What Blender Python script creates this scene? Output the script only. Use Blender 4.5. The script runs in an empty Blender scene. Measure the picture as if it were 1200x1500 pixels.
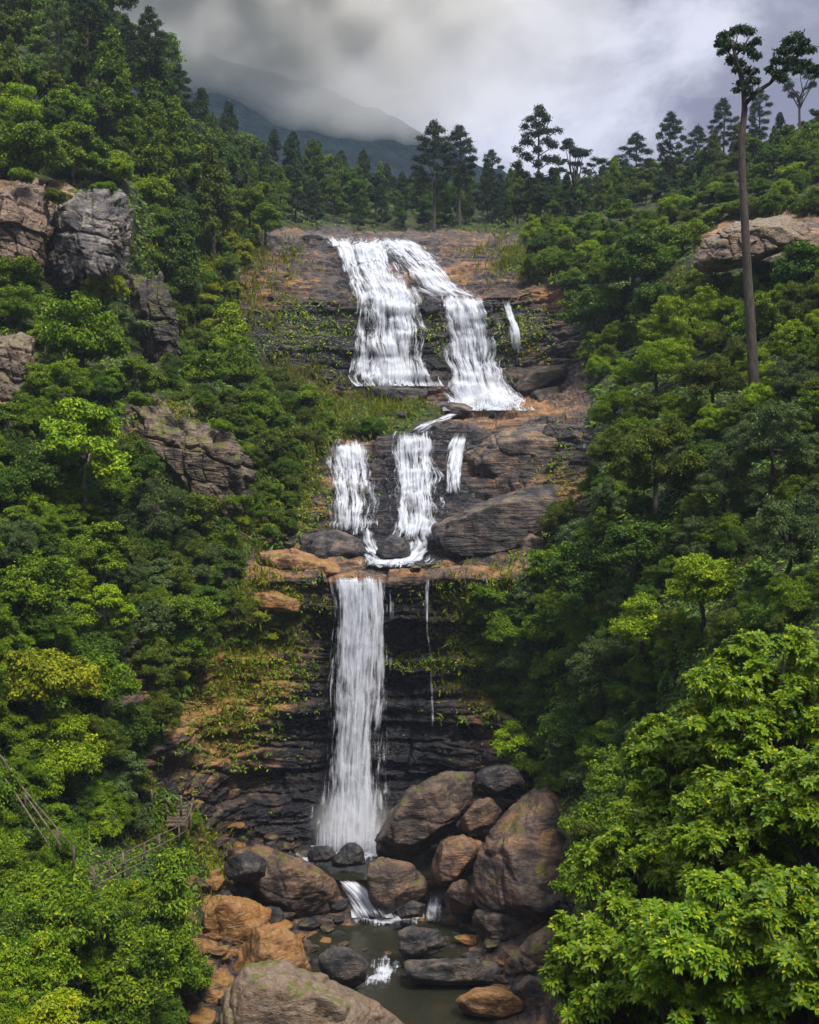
import bpy, bmesh, math, random
import numpy as np
from mathutils import Vector, Matrix
S = bpy.context.scene
C = S.collection
R = math.radians
F = 1600.0            # focal length in photo pixels (1200 x 1500)
CZ = 21.0             # height of the viewpoint above the stream bed

# ------------------------------------------------------------------ camera
cam = bpy.data.cameras.new('camera'); camo = bpy.data.objects.new('camera', cam); C.objects.link(camo)
camo.location = (0, 0, CZ); camo.rotation_euler = (R(90), 0, 0)
cam.sensor_fit = 'VERTICAL'; cam.sensor_height = 24; cam.lens = 24*F/1500; cam.clip_start = .1; cam.clip_end = 20000
S.camera = camo
# ------------------------------------------------------------------ render settings
S.view_settings.view_transform = 'Standard'; S.view_settings.look = 'None'; S.view_settings.gamma = 1
S.view_settings.exposure = 0.8
cy = S.cycles
cy.use_denoising = True
cy.max_bounces = 6; cy.diffuse_bounces = 3; cy.glossy_bounces = 2; cy.transmission_bounces = 3
cy.transparent_max_bounces = 12; cy.volume_bounces = 8
cy.sample_clamp_indirect = 6
# ------------------------------------------------------------------ sun
SUN_EL, SUN_AZ = 56, 150      # degrees; azimuth clockwise from +Y
sl = bpy.data.lights.new('sun', 'SUN'); sl.energy = 3.3; sl.angle = R(12); sl.color = (1, .93, .82)
so = bpy.data.objects.new('sun', sl); C.objects.link(so)
_d = Vector((math.sin(R(SUN_AZ))*math.cos(R(SUN_EL)), math.cos(R(SUN_AZ))*math.cos(R(SUN_EL)), math.sin(R(SUN_EL))))
so.rotation_euler = (-_d).to_track_quat('-Z', 'Y').to_euler()
# ------------------------------------------------------------------ world: overcast sky with one bright gap
w = bpy.data.worlds.new('World'); S.world = w; w.use_nodes = True
nt = w.node_tree; nt.nodes.clear()
class NB:
    """small helper to write node trees"""
    def __init__(s, nt): s.nt = nt
    def n(s, t, **kw):
        nd = s.nt.nodes.new(t)
        for k, v in kw.items():
            if k.startswith('i_'):
                key = k[2:]; key = int(key) if key.isdigit() else key.replace('_', ' ')
                if hasattr(v, 'is_output') and v.is_output: s.nt.links.new(v, nd.inputs[key])
                else: nd.inputs[key].default_value = v
            else: setattr(nd, k, v)
        return nd
    def math(s, op, a, b=None, clamp=False):
        nd = s.nt.nodes.new('ShaderNodeMath'); nd.operation = op; nd.use_clamp = clamp
        for i, v in enumerate((a, b)):
            if v is None: continue
            if hasattr(v, 'is_output'): s.nt.links.new(v, nd.inputs[i])
            else: nd.inputs[i].default_value = v
        return nd.outputs[0]
    def mix(s, f, a, b, typ='MIX'):
        nd = s.nt.nodes.new('ShaderNodeMix'); nd.data_type = 'RGBA'; nd.blend_type = typ
        for i, v in ((0, f), (6, a), (7, b)):
            if hasattr(v, 'is_output'): s.nt.links.new(v, nd.inputs[i])
            else: nd.inputs[i].default_value = v if i == 0 else (*v, 1)
        return nd.outputs[2]
    def noise(s, vec, scale, detail=4, rough=.55, dist=0, out=0):
        nd = s.n('ShaderNodeTexNoise'); nd.inputs['Scale'].default_value = scale
        nd.inputs['Detail'].default_value = detail; nd.inputs['Roughness'].default_value = rough
        nd.inputs['Distortion'].default_value = dist
        s.nt.links.new(vec, nd.inputs['Vector']); return nd.outputs[out]
    def ramp(s, f, lo, hi, a=0., b=1., clamp=True):
        nd = s.nt.nodes.new('ShaderNodeMapRange'); nd.clamp = clamp; nd.interpolation_type = 'SMOOTHSTEP' if clamp else 'LINEAR'
        s.nt.links.new(f, nd.inputs[0])
        for i, v in ((1, lo), (2, hi), (3, a), (4, b)): nd.inputs[i].default_value = v
        return nd.outputs[0]
    def vscale(s, vec, sc):
        nd = s.n('ShaderNodeVectorMath', operation='MULTIPLY'); s.nt.links.new(vec, nd.inputs[0]); nd.inputs[1].default_value = sc
        return nd.outputs[0]
b = NB(nt)
tc = b.n('ShaderNodeTexCoord').outputs['Generated']
sky = b.n('ShaderNodeTexSky', sky_type='NISHITA', sun_disc=False, sun_elevation=R(SUN_EL), sun_rotation=R(SUN_AZ))
def dirdot(px, py):
    v = Vector(((px-600)/F, 1, (750-py)/F)).normalized()
    nd = b.n('ShaderNodeVectorMath', operation='DOT_PRODUCT'); nt.links.new(tc, nd.inputs[0]); nd.inputs[1].default_value = v
    return nd.outputs['Value']
sep = b.n('ShaderNodeSeparateXYZ'); nt.links.new(tc, sep.inputs[0])
n1 = b.noise(b.vscale(tc, (1, 1, 1.15)), 6.5, 8, .6, .25)
n2 = b.noise(b.vscale(tc, (1, 1, 1.5)), 11, 5, .6, .2)
gap = b.ramp(dirdot(880, 90), .982, .9998)
gap2 = b.ramp(dirdot(800, 140), .985, 1.0)
g = b.math('ADD', b.math('MULTIPLY', gap, .5), b.math('MULTIPLY', gap2, .1))
g = b.math('ADD', g, b.math('MULTIPLY', b.math('SUBTRACT', n1, .5), 3.0))
g = b.math('ADD', g, b.math('MULTIPLY', b.math('SUBTRACT', n2, .5), 1.0))
g = b.ramp(g, .0, 1.0)
low = b.mix(g, (1.55, 1.58, 2.2), (4.6, 4.7, 5.5))
high = b.ramp(sep.outputs['Z'], .5, .85)
cl = b.mix(high, low, (11.5, 12., 13.2))      # overcast zenith, about three times the horizon
col = b.mix(.9, sky.outputs[0], cl)
bg = b.n('ShaderNodeBackground'); nt.links.new(col, bg.inputs[0]); bg.inputs[1].default_value = .1
ow = b.n('ShaderNodeOutputWorld'); nt.links.new(bg.outputs[0], ow.inputs[0])

# ------------------------------------------------------------------ helpers
rng = np.random.default_rng(7); random.seed(7)
def W(px, py, Y): return ((px-600)/F*Y, Y, CZ+(750-py)/F*Y)
def hsh(ix, iy, iz, seed):
    h = (ix*374761393 + iy*668265263 + iz*2147483647 + seed*1274126177) & 0xffffffff
    h = ((h ^ (h >> 13))*1274126177) & 0xffffffff
    h = ((h ^ (h >> 16))*2246822519) & 0xffffffff
    return ((h ^ (h >> 15)) & 0xffffff)/float(0xffffff)
def vn(p, seed=0):
    p = np.asarray(p, float); i = np.floor(p).astype(np.int64); f = p-i; f = f*f*(3-2*f)
    r = 0
    for dx in (0, 1):
        for dy in (0, 1):
            for dz in (0, 1):
                wgt = (f[..., 0] if dx else 1-f[..., 0])*(f[..., 1] if dy else 1-f[..., 1])*(f[..., 2] if dz else 1-f[..., 2])
                r = r + wgt*hsh(i[..., 0]+dx, i[..., 1]+dy, i[..., 2]+dz, seed)
    return r*2-1
def fbm(p, o=4, seed=0):
    p = np.asarray(p, float); r = 0; a = 1; t = 0
    for k in range(o): r = r+a*vn(p*2**k+k*17.3, seed+k); t += a; a *= .5
    return r/t
def tag(o, label=None, cat=None, group=None, kind=None):
    if label: o['label'] = label
    if cat: o['category'] = cat
    if group: o['group'] = group
    if kind: o['kind'] = kind
    return o
def mesh_np(name, V, Fa, mats=(), attrs=None, smooth=False, uv=None):
    """V (n,3); Fa (m,3|4)"""
    me = bpy.data.meshes.new(name); V = np.asarray(V, np.float32); Fa = np.asarray(Fa, np.int32); k = Fa.shape[1]
    me.vertices.add(len(V)); me.vertices.foreach_set('co', V.ravel())
    me.loops.add(Fa.size); me.loops.foreach_set('vertex_index', Fa.ravel())
    me.polygons.add(len(Fa)); me.polygons.foreach_set('loop_start', np.arange(0, Fa.size, k, dtype=np.int32))
    me.polygons.foreach_set('loop_total', np.full(len(Fa), k, np.int32))
    if uv is not None:
        l = me.uv_layers.new(name='UVMap'); l.data.foreach_set('uv', np.asarray(uv, np.float32)[Fa.ravel()].ravel())
    me.update(calc_edges=True)
    me.polygons.foreach_set('use_smooth', np.full(len(Fa), smooth, bool))
    for an, av in (attrs or {}).items():
        at = me.attributes.new(an, 'FLOAT', 'POINT'); at.data.foreach_set('value', np.asarray(av, np.float32))
    for m in mats: me.materials.append(m)
    return me
def link(name, me, parent=None, loc=None, rz=0, sc=None):
    o = bpy.data.objects.new(name, me); C.objects.link(o)
    if parent: o.parent = parent
    if loc is not None: o.location = loc
    if rz: o.rotation_euler = (0, 0, rz)
    if sc is not None: o.scale = (sc, sc, sc) if isinstance(sc, (int, float)) else sc
    return o
def inpoly(x, y, poly):
    x = np.asarray(x, float); y = np.asarray(y, float); r = np.zeros(x.shape, bool); n = len(poly)
    for i in range(n):
        x1, y1 = poly[i]; x2, y2 = poly[(i+1) % n]
        if y1 == y2: continue
        c = ((y1 > y) != (y2 > y)) & (x < (x2-x1)*(y-y1)/(y2-y1)+x1); r ^= c
    return r
def blob(px, py, cx, cy, rx, ry):
    return np.exp(-(((px-cx)/rx)**2+((py-cy)/ry)**2))

# ------------------------------------------------------------------ materials
def newmat(name):
    m = bpy.data.materials.new(name); m.use_nodes = True; m.node_tree.nodes.clear(); return m, NB(m.node_tree)
def attr(b, name): return b.n('ShaderNodeAttribute', attribute_name=name).outputs['Fac']
def finish(b, shader): o = b.n('ShaderNodeOutputMaterial'); b.nt.links.new(shader, o.inputs[0])

def rock_mat(name, dark=(.016, .016, .020), mid=(.070, .050, .042), tan=(.27, .14, .055), pale=(.42, .38, .34),
             moss=(.085, .10, .008), layered=True, wet=.24, gen=False, bias=0., mossb=0.):
    m, b = newmat(name); L = b.nt.links
    P = b.n('ShaderNodeNewGeometry'); tcn = b.n('ShaderNodeTexCoord')
    pos = tcn.outputs['Object'] if gen else P.outputs['Position']
    sep = b.n('ShaderNodeSeparateXYZ'); L.new(P.outputs['Normal'], sep.inputs[0])
    up = b.ramp(sep.outputs['Z'], .25, .85)
    big = b.noise(pos, .65 if gen else .28, 5, .6, .3); med = b.noise(b.vscale(pos, (1, 1, 2.2)), 1.1, 6, .65, .4); fine = b.noise(pos, 6, 6, .7)
    str_ = b.noise(b.vscale(pos, (.35, .35, 3.2)), 1.0, 6, .65, .6)
    if gen:
        oi = b.n('ShaderNodeObjectInfo').outputs['Random']; tone = b.math('MULTIPLY', b.math('SUBTRACT', oi, .5), .3)
        tone = b.math('ADD', tone, .5+bias); mo = b.n('ShaderNodeValue').outputs[0]; mo.default_value = .33+mossb
        pl = b.n('ShaderNodeValue').outputs[0]; pl.default_value = .1
    else: tone = attr(b, 'tone'); mo = attr(b, 'moss'); pl = attr(b, 'pale')
    t = b.math('ADD', tone, b.math('MULTIPLY', b.math('SUBTRACT', big, .5), 1.3))
    t = b.math('ADD', t, b.math('MULTIPLY', b.math('SUBTRACT', med, .5), 1.1))
    t = b.math('ADD', t, b.math('MULTIPLY', b.math('SUBTRACT', str_, .5), .9))
    t = b.math('ADD', t, b.math('MULTIPLY', up, .12))
    c = b.mix(b.ramp(t, .25, .55), dark, mid); c = b.mix(b.ramp(t, .52, .85), c, tan)
    t2 = b.noise(pos, 2.6, 5, .7, .5)
    c = b.mix(b.math('MULTIPLY', b.ramp(t2, .5, .72), b.ramp(t, .55, .95)), c, (tan[0]*.62, tan[1]*.45, tan[2]*.33))
    c = b.mix(b.math('MULTIPLY', pl, b.ramp(med, .42, .6)), c, pale)
    vv = b.ramp(fine, .25, .75, .62, 1.3); cc = b.n('ShaderNodeVectorMath', operation='SCALE'); L.new(c, cc.inputs[0]); L.new(vv, cc.inputs['Scale']); c = cc.outputs[0]
    mf = b.math('ADD', b.math('ADD', mo, b.math('MULTIPLY', b.math('SUBTRACT', b.noise(pos, 1.3, 6, .7), .5), 1.9)), b.math('MULTIPLY', up, .15))
    mf = b.ramp(mf, .5, .72)
    mc = b.mix(b.noise(pos, 5, 3), (moss[0]*.45, moss[1]*.55, moss[2]*.6), (moss[0]*1.6, moss[1]*1.5, moss[2]*1.3))
    c = b.mix(b.math('MULTIPLY', mf, .9), c, mc)
    if not gen:
        rk = b.ramp(b.math('ADD', attr(b, 'rk'), b.math('MULTIPLY', b.math('SUBTRACT', b.noise(pos, 1.1, 7, .75), .5), 1.6)), .38, .56)
        so_ = b.mix(b.ramp(b.noise(pos, .5, 6, .7), .35, .65), (.010, .022, .004), (.045, .045, .012)); so_ = b.mix(b.ramp(b.noise(pos, 2.5, 5, .7), .5, .7), so_, (.05, .08, .008))
        c = b.mix(rk, so_, c)
    if gen:   # pale lichen specks and streaks on the upper sides
        li = b.math('MULTIPLY', b.ramp(b.noise(b.vscale(pos, (1, 1, .35)), 3.2, 6, .75, .6), .60, .70), b.ramp(sep.outputs['Z'], -.2, .5))
        c = b.mix(b.math('MULTIPLY', li, .55), c, (.26, .24, .12))
    # cracks and strata in the bump
    vo = b.n('ShaderNodeTexVoronoi', feature='DISTANCE_TO_EDGE'); vo.inputs['Scale'].default_value = .9
    wv = b.n('ShaderNodeVectorMath', operation='ADD'); L.new(b.vscale(pos, (.8, .8, 1.5)), wv.inputs[0])
    nn = b.n('ShaderNodeTexNoise'); nn.inputs['Scale'].default_value = 1.2; nn.inputs['Detail'].default_value = 3; L.new(pos, nn.inputs['Vector'])
    L.new(b.vscale(nn.outputs['Color'], (1.2, 1.2, 1.2)), wv.inputs[1]); L.new(wv.outputs[0], vo.inputs['Vector'])
    crack = b.ramp(vo.outputs['Distance'], 0, .055)
    hgt = b.math('ADD', b.math('MULTIPLY', str_, 1.0 if layered else .35), b.math('MULTIPLY', med, .5))
    hgt = b.math('ADD', hgt, b.math('MULTIPLY', fine, .3)); hgt = b.math('ADD', hgt, b.math('MULTIPLY', crack, .10 if layered else .03))
    bu = b.n('ShaderNodeBump'); bu.inputs['Strength'].default_value = .9; bu.inputs['Distance'].default_value = .45; L.new(hgt, bu.inputs['Height'])
    p = b.n('ShaderNodeBsdfPrincipled'); L.new(c, p.inputs['Base Color']); L.new(bu.outputs[0], p.inputs['Normal']); p.inputs['Specular IOR Level'].default_value = .32
    ro = b.ramp(t, .25, .8, wet, .8)
    if not gen: ro = b.math('ADD', b.math('MULTIPLY', ro, rk), b.math('MULTIPLY', b.math('SUBTRACT', 1, rk), .95)); L.new(ro, p.inputs['Roughness'])
    finish(b, p.outputs[0]); return m
M_cliff = rock_mat('wet layered rock')
M_boulder = rock_mat('boulder brown', gen=True, layered=False, wet=.5, dark=(.022, .018, .017), mid=(.060, .038, .028), tan=(.165, .085, .042))
M_bdark = rock_mat('boulder dark wet', gen=True, layered=False, wet=.3, bias=-.3, mossb=-.1)
M_borange = rock_mat('boulder orange', gen=True, layered=False, wet=.55, bias=.22, dark=(.035, .022, .016), mid=(.10, .052, .020), tan=(.27, .13, .035), mossb=-.05)
M_bgrey = rock_mat('boulder tan grey', gen=True, layered=False, wet=.6, bias=.15, dark=(.04, .03, .026), mid=(.09, .065, .05), tan=(.18, .125, .085), mossb=.02)

def soil_mat():
    m, b = newmat('hillside soil and herbs'); P = b.n('ShaderNodeNewGeometry').outputs['Position']
    c = b.mix(b.ramp(b.noise(P, .5, 6, .7), .35, .65), (.012, .03, .006), (.05, .055, .015))
    c = b.mix(b.ramp(b.noise(P, 2.5, 5, .7), .5, .7), c, (.06, .10, .012))
    bu = b.n('ShaderNodeBump'); bu.inputs['Distance'].default_value = .5; b.nt.links.new(b.noise(P, 2, 8, .75), bu.inputs['Height'])
    p = b.n('ShaderNodeBsdfPrincipled', i_Roughness=.9); b.nt.links.new(c, p.inputs['Base Color']); b.nt.links.new(bu.outputs[0], p.inputs['Normal'])
    finish(b, p.outputs[0]); return m
M_soil = soil_mat()
def leaf_mat(name, a, m_, y, trans=.3, rough=.5):
    """a dark leaf, m_ common leaf, y young leaf colour; per-leaf attribute 'tint' picks between them"""
    m, b = newmat(name); L = b.nt.links
    t = attr(b, 'tint'); oi = b.n('ShaderNodeObjectInfo').outputs['Random']
    t = b.math('ADD', t, b.math('MULTIPLY', b.math('SUBTRACT', oi, .5), .22))
    c = b.mix(b.ramp(t, .0, .5), a, m_); c = b.mix(b.ramp(t, .55, 1.0), c, y)
    hs = b.n('ShaderNodeHueSaturation'); L.new(c, hs.inputs['Color']); L.new(b.ramp(oi, 0, 1, .485, .512, False), hs.inputs['Hue'])
    hs.inputs['Saturation'].default_value = 1.0
    c = hs.outputs[0]
    p = b.n('ShaderNodeBsdfPrincipled', i_Roughness=rough); L.new(c, p.inputs['Base Color']); p.inputs['Specular IOR Level'].default_value = .18
    tr = b.n('ShaderNodeBsdfTranslucent'); L.new(c, tr.inputs[0])
    mx = b.n('ShaderNodeMixShader'); mx.inputs[0].default_value = trans; L.new(p.outputs[0], mx.inputs[1]); L.new(tr.outputs[0], mx.inputs[2])
    finish(b, mx.outputs[0]); return m
PAL = {
 'dark':   leaf_mat('leaf dark green', (.018, .050, .005), (.058, .120, .008), (.15, .24, .010)),
 'mid':    leaf_mat('leaf mid green', (.032, .080, .003), (.110, .190, .005), (.26, .34, .008)),
 'bright': leaf_mat('leaf bright green', (.06, .13, .003), (.19, .30, .005), (.36, .43, .008)),
 'yellow': leaf_mat('leaf yellow green', (.10, .15, .003), (.25, .30, .006), (.42, .40, .012)),
 'olive':  leaf_mat('leaf olive', (.032, .056, .005), (.090, .130, .009), (.21, .25, .015)),
 'grey':   leaf_mat('leaf grey green', (.035, .065, .018), (.085, .135, .036), (.18, .24, .07)),
 'pine':   leaf_mat('needle dark', (.008, .022, .008), (.020, .048, .011), (.05, .09, .015), trans=.15),
 'lush':   leaf_mat('leaf glossy green', (.04, .10, .004), (.135, .225, .006), (.42, .41, .010), rough=.42),
 'grass':  leaf_mat('grass blade', (.08, .11, .006), (.18, .20, .010), (.36, .29, .04)),
}
def bark_mat(name, a, c2):
    m, b = newmat(name); P = b.n('ShaderNodeNewGeometry').outputs['Position']
    c = b.mix(b.ramp(b.noise(b.vscale(P, (3, 3, .8)), 2, 6, .7), .35, .65), a, c2)
    bu = b.n('ShaderNodeBump'); bu.inputs['Distance'].default_value = .08; b.nt.links.new(b.noise(b.vscale(P, (3, 3, .6)), 4, 5, .7), bu.inputs['Height'])
    p = b.n('ShaderNodeBsdfPrincipled', i_Roughness=.85); b.nt.links.new(c, p.inputs['Base Color']); b.nt.links.new(bu.outputs[0], p.inputs['Normal'])
    finish(b, p.outputs[0]); return m
M_bark = bark_mat('bark brown', (.022, .017, .013), (.065, .05, .04))
M_barkp = bark_mat('bark pale', (.12, .10, .085), (.30, .26, .22))
M_wood = bark_mat('weathered wood', (.05, .036, .026), (.16, .12, .085))

def water_fall_mat(name, lo=.36, hi=.62, tint=(.66, .69, .77)):
    """white water: streaks along the flow (UV in metres); alpha from streaks, edge and density attributes"""
    m, b = newmat(name); L = b.nt.links
    uv = b.n('ShaderNodeUVMap', uv_map='UVMap').outputs[0]
    n1 = b.noise(b.vscale(uv, (2.3, .16, 1)), 1, 6, .65, .35); n2 = b.noise(b.vscale(uv, (9, .55, 1)), 1, 4, .6, .2)
    n3 = b.noise(b.vscale(uv, (1.1, .7, 1)), 1, 4, .6, .4)
    e = attr(b, 'edge'); de = attr(b, 'dens')
    def c_(n, k): return b.math('MULTIPLY', b.math('SUBTRACT', n, .5), k)
    a = b.math('ADD', b.math('ADD', c_(n1, 1.9), c_(n2, 1.2)), b.math('ADD', c_(n3, 1.1), .5))
    a = b.math('ADD', a, c_(de, 1.5)); a = b.math('ADD', a, b.math('MULTIPLY', b.math('SUBTRACT', e, 1), .7))
    al = b.ramp(a, .26, .88, 0, .96)
    bu = b.n('ShaderNodeBump'); bu.inputs['Distance'].default_value = .12; bu.inputs['Strength'].default_value = .8; L.new(a, bu.inputs['Height'])
    d = b.n('ShaderNodeBsdfDiffuse'); d.inputs[0].default_value = (*tint, 1); L.new(bu.outputs[0], d.inputs['Normal'])
    t2 = b.n('ShaderNodeBsdfTranslucent'); t2.inputs[0].default_value = (*tint, 1)
    mm = b.n('ShaderNodeMixShader'); mm.inputs[0].default_value = .3; L.new(d.outputs[0], mm.inputs[1]); L.new(t2.outputs[0], mm.inputs[2])
    tr = b.n('ShaderNodeBsdfTransparent'); mx = b.n('ShaderNodeMixShader'); L.new(al, mx.inputs[0]); L.new(tr.outputs[0], mx.inputs[1]); L.new(mm.outputs[0], mx.inputs[2])
    finish(b, mx.outputs[0]); return m
M_fall = water_fall_mat('falling white water')
def stream_mat():
    m, b = newmat('stream water'); P = b.n('ShaderNodeNewGeometry').outputs['Position']; L = b.nt.links
    bu = b.n('ShaderNodeBump'); bu.inputs['Distance'].default_value = .05; bu.inputs['Strength'].default_value = .6; L.new(b.noise(P, 2.2, 5, .6, .5), bu.inputs['Height'])
    p = b.n('ShaderNodeBsdfPrincipled', i_Roughness=.12); p.inputs['Base Color'].default_value = (.022, .024, .014, 1); L.new(bu.outputs[0], p.inputs['Normal'])
    tr = b.n('ShaderNodeBsdfTransparent'); tr.inputs[0].default_value = (.75, .62, .4, 1)
    mx = b.n('ShaderNodeMixShader'); mx.inputs[0].default_value = .72; L.new(tr.outputs[0], mx.inputs[1]); L.new(p.outputs[0], mx.inputs[2])
    finish(b, mx.outputs[0]); return m
M_stream = stream_mat()

# ------------------------------------------------------------------ the terrain sheet (profiles of the valley, foot to ridge)
def z(v, Y): return ('z', v, Y)
def p_(py, Y): return ('p', py, Y)
COLS = {
 -1200: [z(-2.2,2), z(-8,15), p_(1400,20), p_(1260,23), p_(1230,24), p_(1100,28), p_(900,33), p_(750,38), p_(600,46), p_(450,54), p_(400,58), p_(250,64), p_(100,76), p_(-50,90), p_(-250,110)],
 -200: [z(-2.2,2), p_(1700,18), p_(1500,24), p_(1330,28), p_(1280,29), p_(1150,34), p_(950,40), p_(780,46), p_(620,55), p_(480,64), p_(430,68), p_(270,72), p_(120,88), p_(0,102), p_(-130,125)],
 0: [z(-2.2,2), p_(1700,22), p_(1500,28), p_(1330,33), p_(1285,34.5), p_(1150,40), p_(930,45), p_(760,52), p_(610,60), p_(450,70), p_(425,74), p_(275,76.5), p_(150,92), p_(60,106), p_(30,128)],
 180: [z(-2.2,2), p_(1720,28), p_(1500,34), p_(1370,39), p_(1330,41), p_(1225,46), p_(960,52), p_(800,58), p_(600,65), p_(500,76), p_(440,80), p_(290,83), p_(230,98), p_(150,112), p_(130,140)],
 280: [z(-2.2,2), p_(1740,30), p_(1540,40), p_(1400,47), p_(1330,49.5), p_(1215,53), p_(900,57.5), p_(790,62), p_(600,70), p_(520,82), p_(480,88), p_(385,92), p_(315,106), p_(250,122), p_(215,160)],
 380: [z(-2.2,2), z(-20.6,33), z(-20.0,43), z(-19.6,53), z(-18.9,56), p_(1235,59.5), p_(850,60.5), p_(803,66), p_(640,73), p_(560,87), p_(530,91), p_(420,96), p_(345,110), p_(320,128), p_(265,170)],
 480: [z(-2.2,2), z(-21.2,33), z(-20.8,44), z(-20.6,54), z(-19.7,56), z(-19.2,61.5), p_(848,62), p_(806,68), p_(650,76), p_(585,92), p_(560,94), p_(440,98), p_(350,112), p_(346,130), p_(292,175)],
 600: [z(-2.2,2), z(-21.4,33), z(-21.3,44), z(-21.2,54), z(-19.7,56), z(-19.2,61.5), p_(846,62), p_(812,68), p_(632,76), p_(592,92), p_(575,94.5), p_(436,98), p_(352,113), p_(346,131), p_(302,180)],
 700: [z(-2.2,2), z(-21.2,33), z(-20.9,44), z(-20.6,54), z(-19.5,56), z(-18.5,60.5), p_(843,62), p_(808,67), p_(632,76), p_(606,92), p_(595,94), p_(432,98), p_(356,112), p_(346,130), p_(304,180)],
 800: [z(-2.2,2), z(-20.2,32), z(-19.8,42), z(-19.0,52), z(-18,54), p_(1180,57.5), p_(850,61), p_(790,66), p_(610,75), p_(580,89), p_(548,93), p_(425,97), p_(345,112), p_(325,130), p_(305,175)],
 900: [z(-2.2,2), p_(1750,26), p_(1490,34), p_(1340,40), p_(1290,42), p_(1180,47), p_(900,53), p_(760,59), p_(640,67), p_(540,80), p_(500,86), p_(410,92), p_(335,108), p_(305,126), p_(285,170)],
 1020: [z(-2.2,2), p_(1760,18), p_(1490,26), p_(1330,31), p_(1280,33), p_(1150,38), p_(930,44), p_(780,50), p_(640,58), p_(520,70), p_(470,76), p_(390,84), p_(325,100), p_(285,120), p_(262,165)],
 1200: [z(-2.2,2), p_(1760,12), p_(1490,18), p_(1330,23), p_(1280,24.5), p_(1150,28), p_(950,35), p_(800,42), p_(650,50), p_(520,60), p_(440,66), p_(350,76), p_(285,96), p_(230,120), p_(202,160)],
 1500: [z(-2.2,2), p_(1760,9), p_(1450,14), p_(1280,18), p_(1230,19), p_(1100,22), p_(900,28), p_(740,35), p_(590,43), p_(460,52), p_(380,57), p_(280,68), p_(210,86), p_(140,110), p_(60,150)],
 2500: [z(-2.2,2), z(-3,7), p_(1150,11), p_(1000,14), p_(960,15), p_(850,18), p_(700,23), p_(560,29), p_(430,36), p_(300,44), p_(230,48), p_(140,57), p_(60,74), p_(-40,95), p_(-140,130)],
}
cpx = np.array(sorted(COLS)); NR = 17
Yc = np.zeros((len(cpx), NR)); Zc = np.zeros((len(cpx), NR))
for i, k in enumerate(cpx):
    for j, (t_, a_, Y_) in enumerate(COLS[k]):
        Yc[i, j] = Y_; Zc[i, j] = a_ if t_ == 'z' else (750-a_)/F*Y_
    Yc[i, 15] = Yc[i, 14]+45; Zc[i, 15] = Zc[i, 14]-12
    Yc[i, 16] = min(Yc[i, 14]+110, 290); Zc[i, 16] = Zc[i, 14]-60
ucols = np.unique(np.concatenate([np.arange(-1200, -60, 30), np.arange(-60, 200, 5), np.arange(200, 880, 1.4), np.arange(880, 1260, 5), np.arange(1260, 2500, 30)]))
nper = [10, 8, 60, 24, 60, 240, 40, 140, 50, 20, 110, 80, 16, 26, 8, 6]
sv = np.concatenate([np.linspace(j, j+1, n_, endpoint=False) for j, n_ in enumerate(nper)]+[[16.0]])
def lofted(A):
    cols = np.stack([np.interp(ucols, cpx, A[:, j]) for j in range(NR)])      # NR x nu
    # a little smoothing over the joints between profile columns
    j0 = np.minimum(sv.astype(int), NR-2); f = sv-j0
    return cols[j0]*(1-f)[:, None]+cols[j0+1]*f[:, None]
GY = lofted(Yc); GZ = lofted(Zc); GPX = np.broadcast_to(ucols, GY.shape).copy()
GX = (GPX-600)/F*GY; GPY = 750-GZ/GY*F
SV = np.broadcast_to(sv[:, None], GY.shape)
P0 = np.stack([GX, GY, GZ], -1)
ROCK = [
 [(395,335),(350,400),(345,450),(380,520),(430,550),(520,580),(640,603),(655,618),(560,640),(490,645),(455,690),(430,770),(415,792),(370,800),(350,830),(350,880),(320,940),(270,1030),(225,1090),(205,1120),(270,1180),(300,1230),(285,1330),(265,1430),(250,1750),(900,1750),(850,1400),(860,1250),(800,1150),(740,1110),(770,1060),(680,1000),(672,900),(770,880),(800,790),(860,740),(870,600),(845,530),(840,430),(720,385),(770,350),(700,337),(500,337)],
 [(-200,255),(60,265),(185,292),(192,415),(150,425),(60,410),(-200,430)],
 [(-200,470),(45,490),(55,590),(-200,620)],
 [(180,590),(240,585),(300,620),(350,670),(345,740),(300,745),(250,690),(190,650)],
 [(180,890),(212,900),(215,1060),(180,1050)],
 [(1020,345),(1090,318),(1210,322),(1210,345),(1120,375),(1030,400)],
 [(200,400),(245,420),(260,520),(210,540),(195,470)],
]
jx = fbm(P0*.5, 3, 21)*16; jy = fbm(P0*.5, 3, 22)*14
rock = np.zeros(GY.shape, bool)
for pl in ROCK: rock |= inpoly(GPX+jx, GPY+jy, pl)
rockf = rock.astype(float)
rock0 = rockf.copy()
for _ in range(3): rockf[1:-1, 1:-1] = (rockf[1:-1, 1:-1]*4+rockf[:-2, 1:-1]+rockf[2:, 1:-1]+rockf[1:-1, :-2]+rockf[1:-1, 2:])/8
rsoft = rock0.copy()
for _ in range(26): rsoft[1:-1, 1:-1] = (rsoft[1:-1, 1:-1]*2+rsoft[:-2, 1:-1]+rsoft[2:, 1:-1]+rsoft[1:-1, :-2]+rsoft[1:-1, 2:])/6
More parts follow.
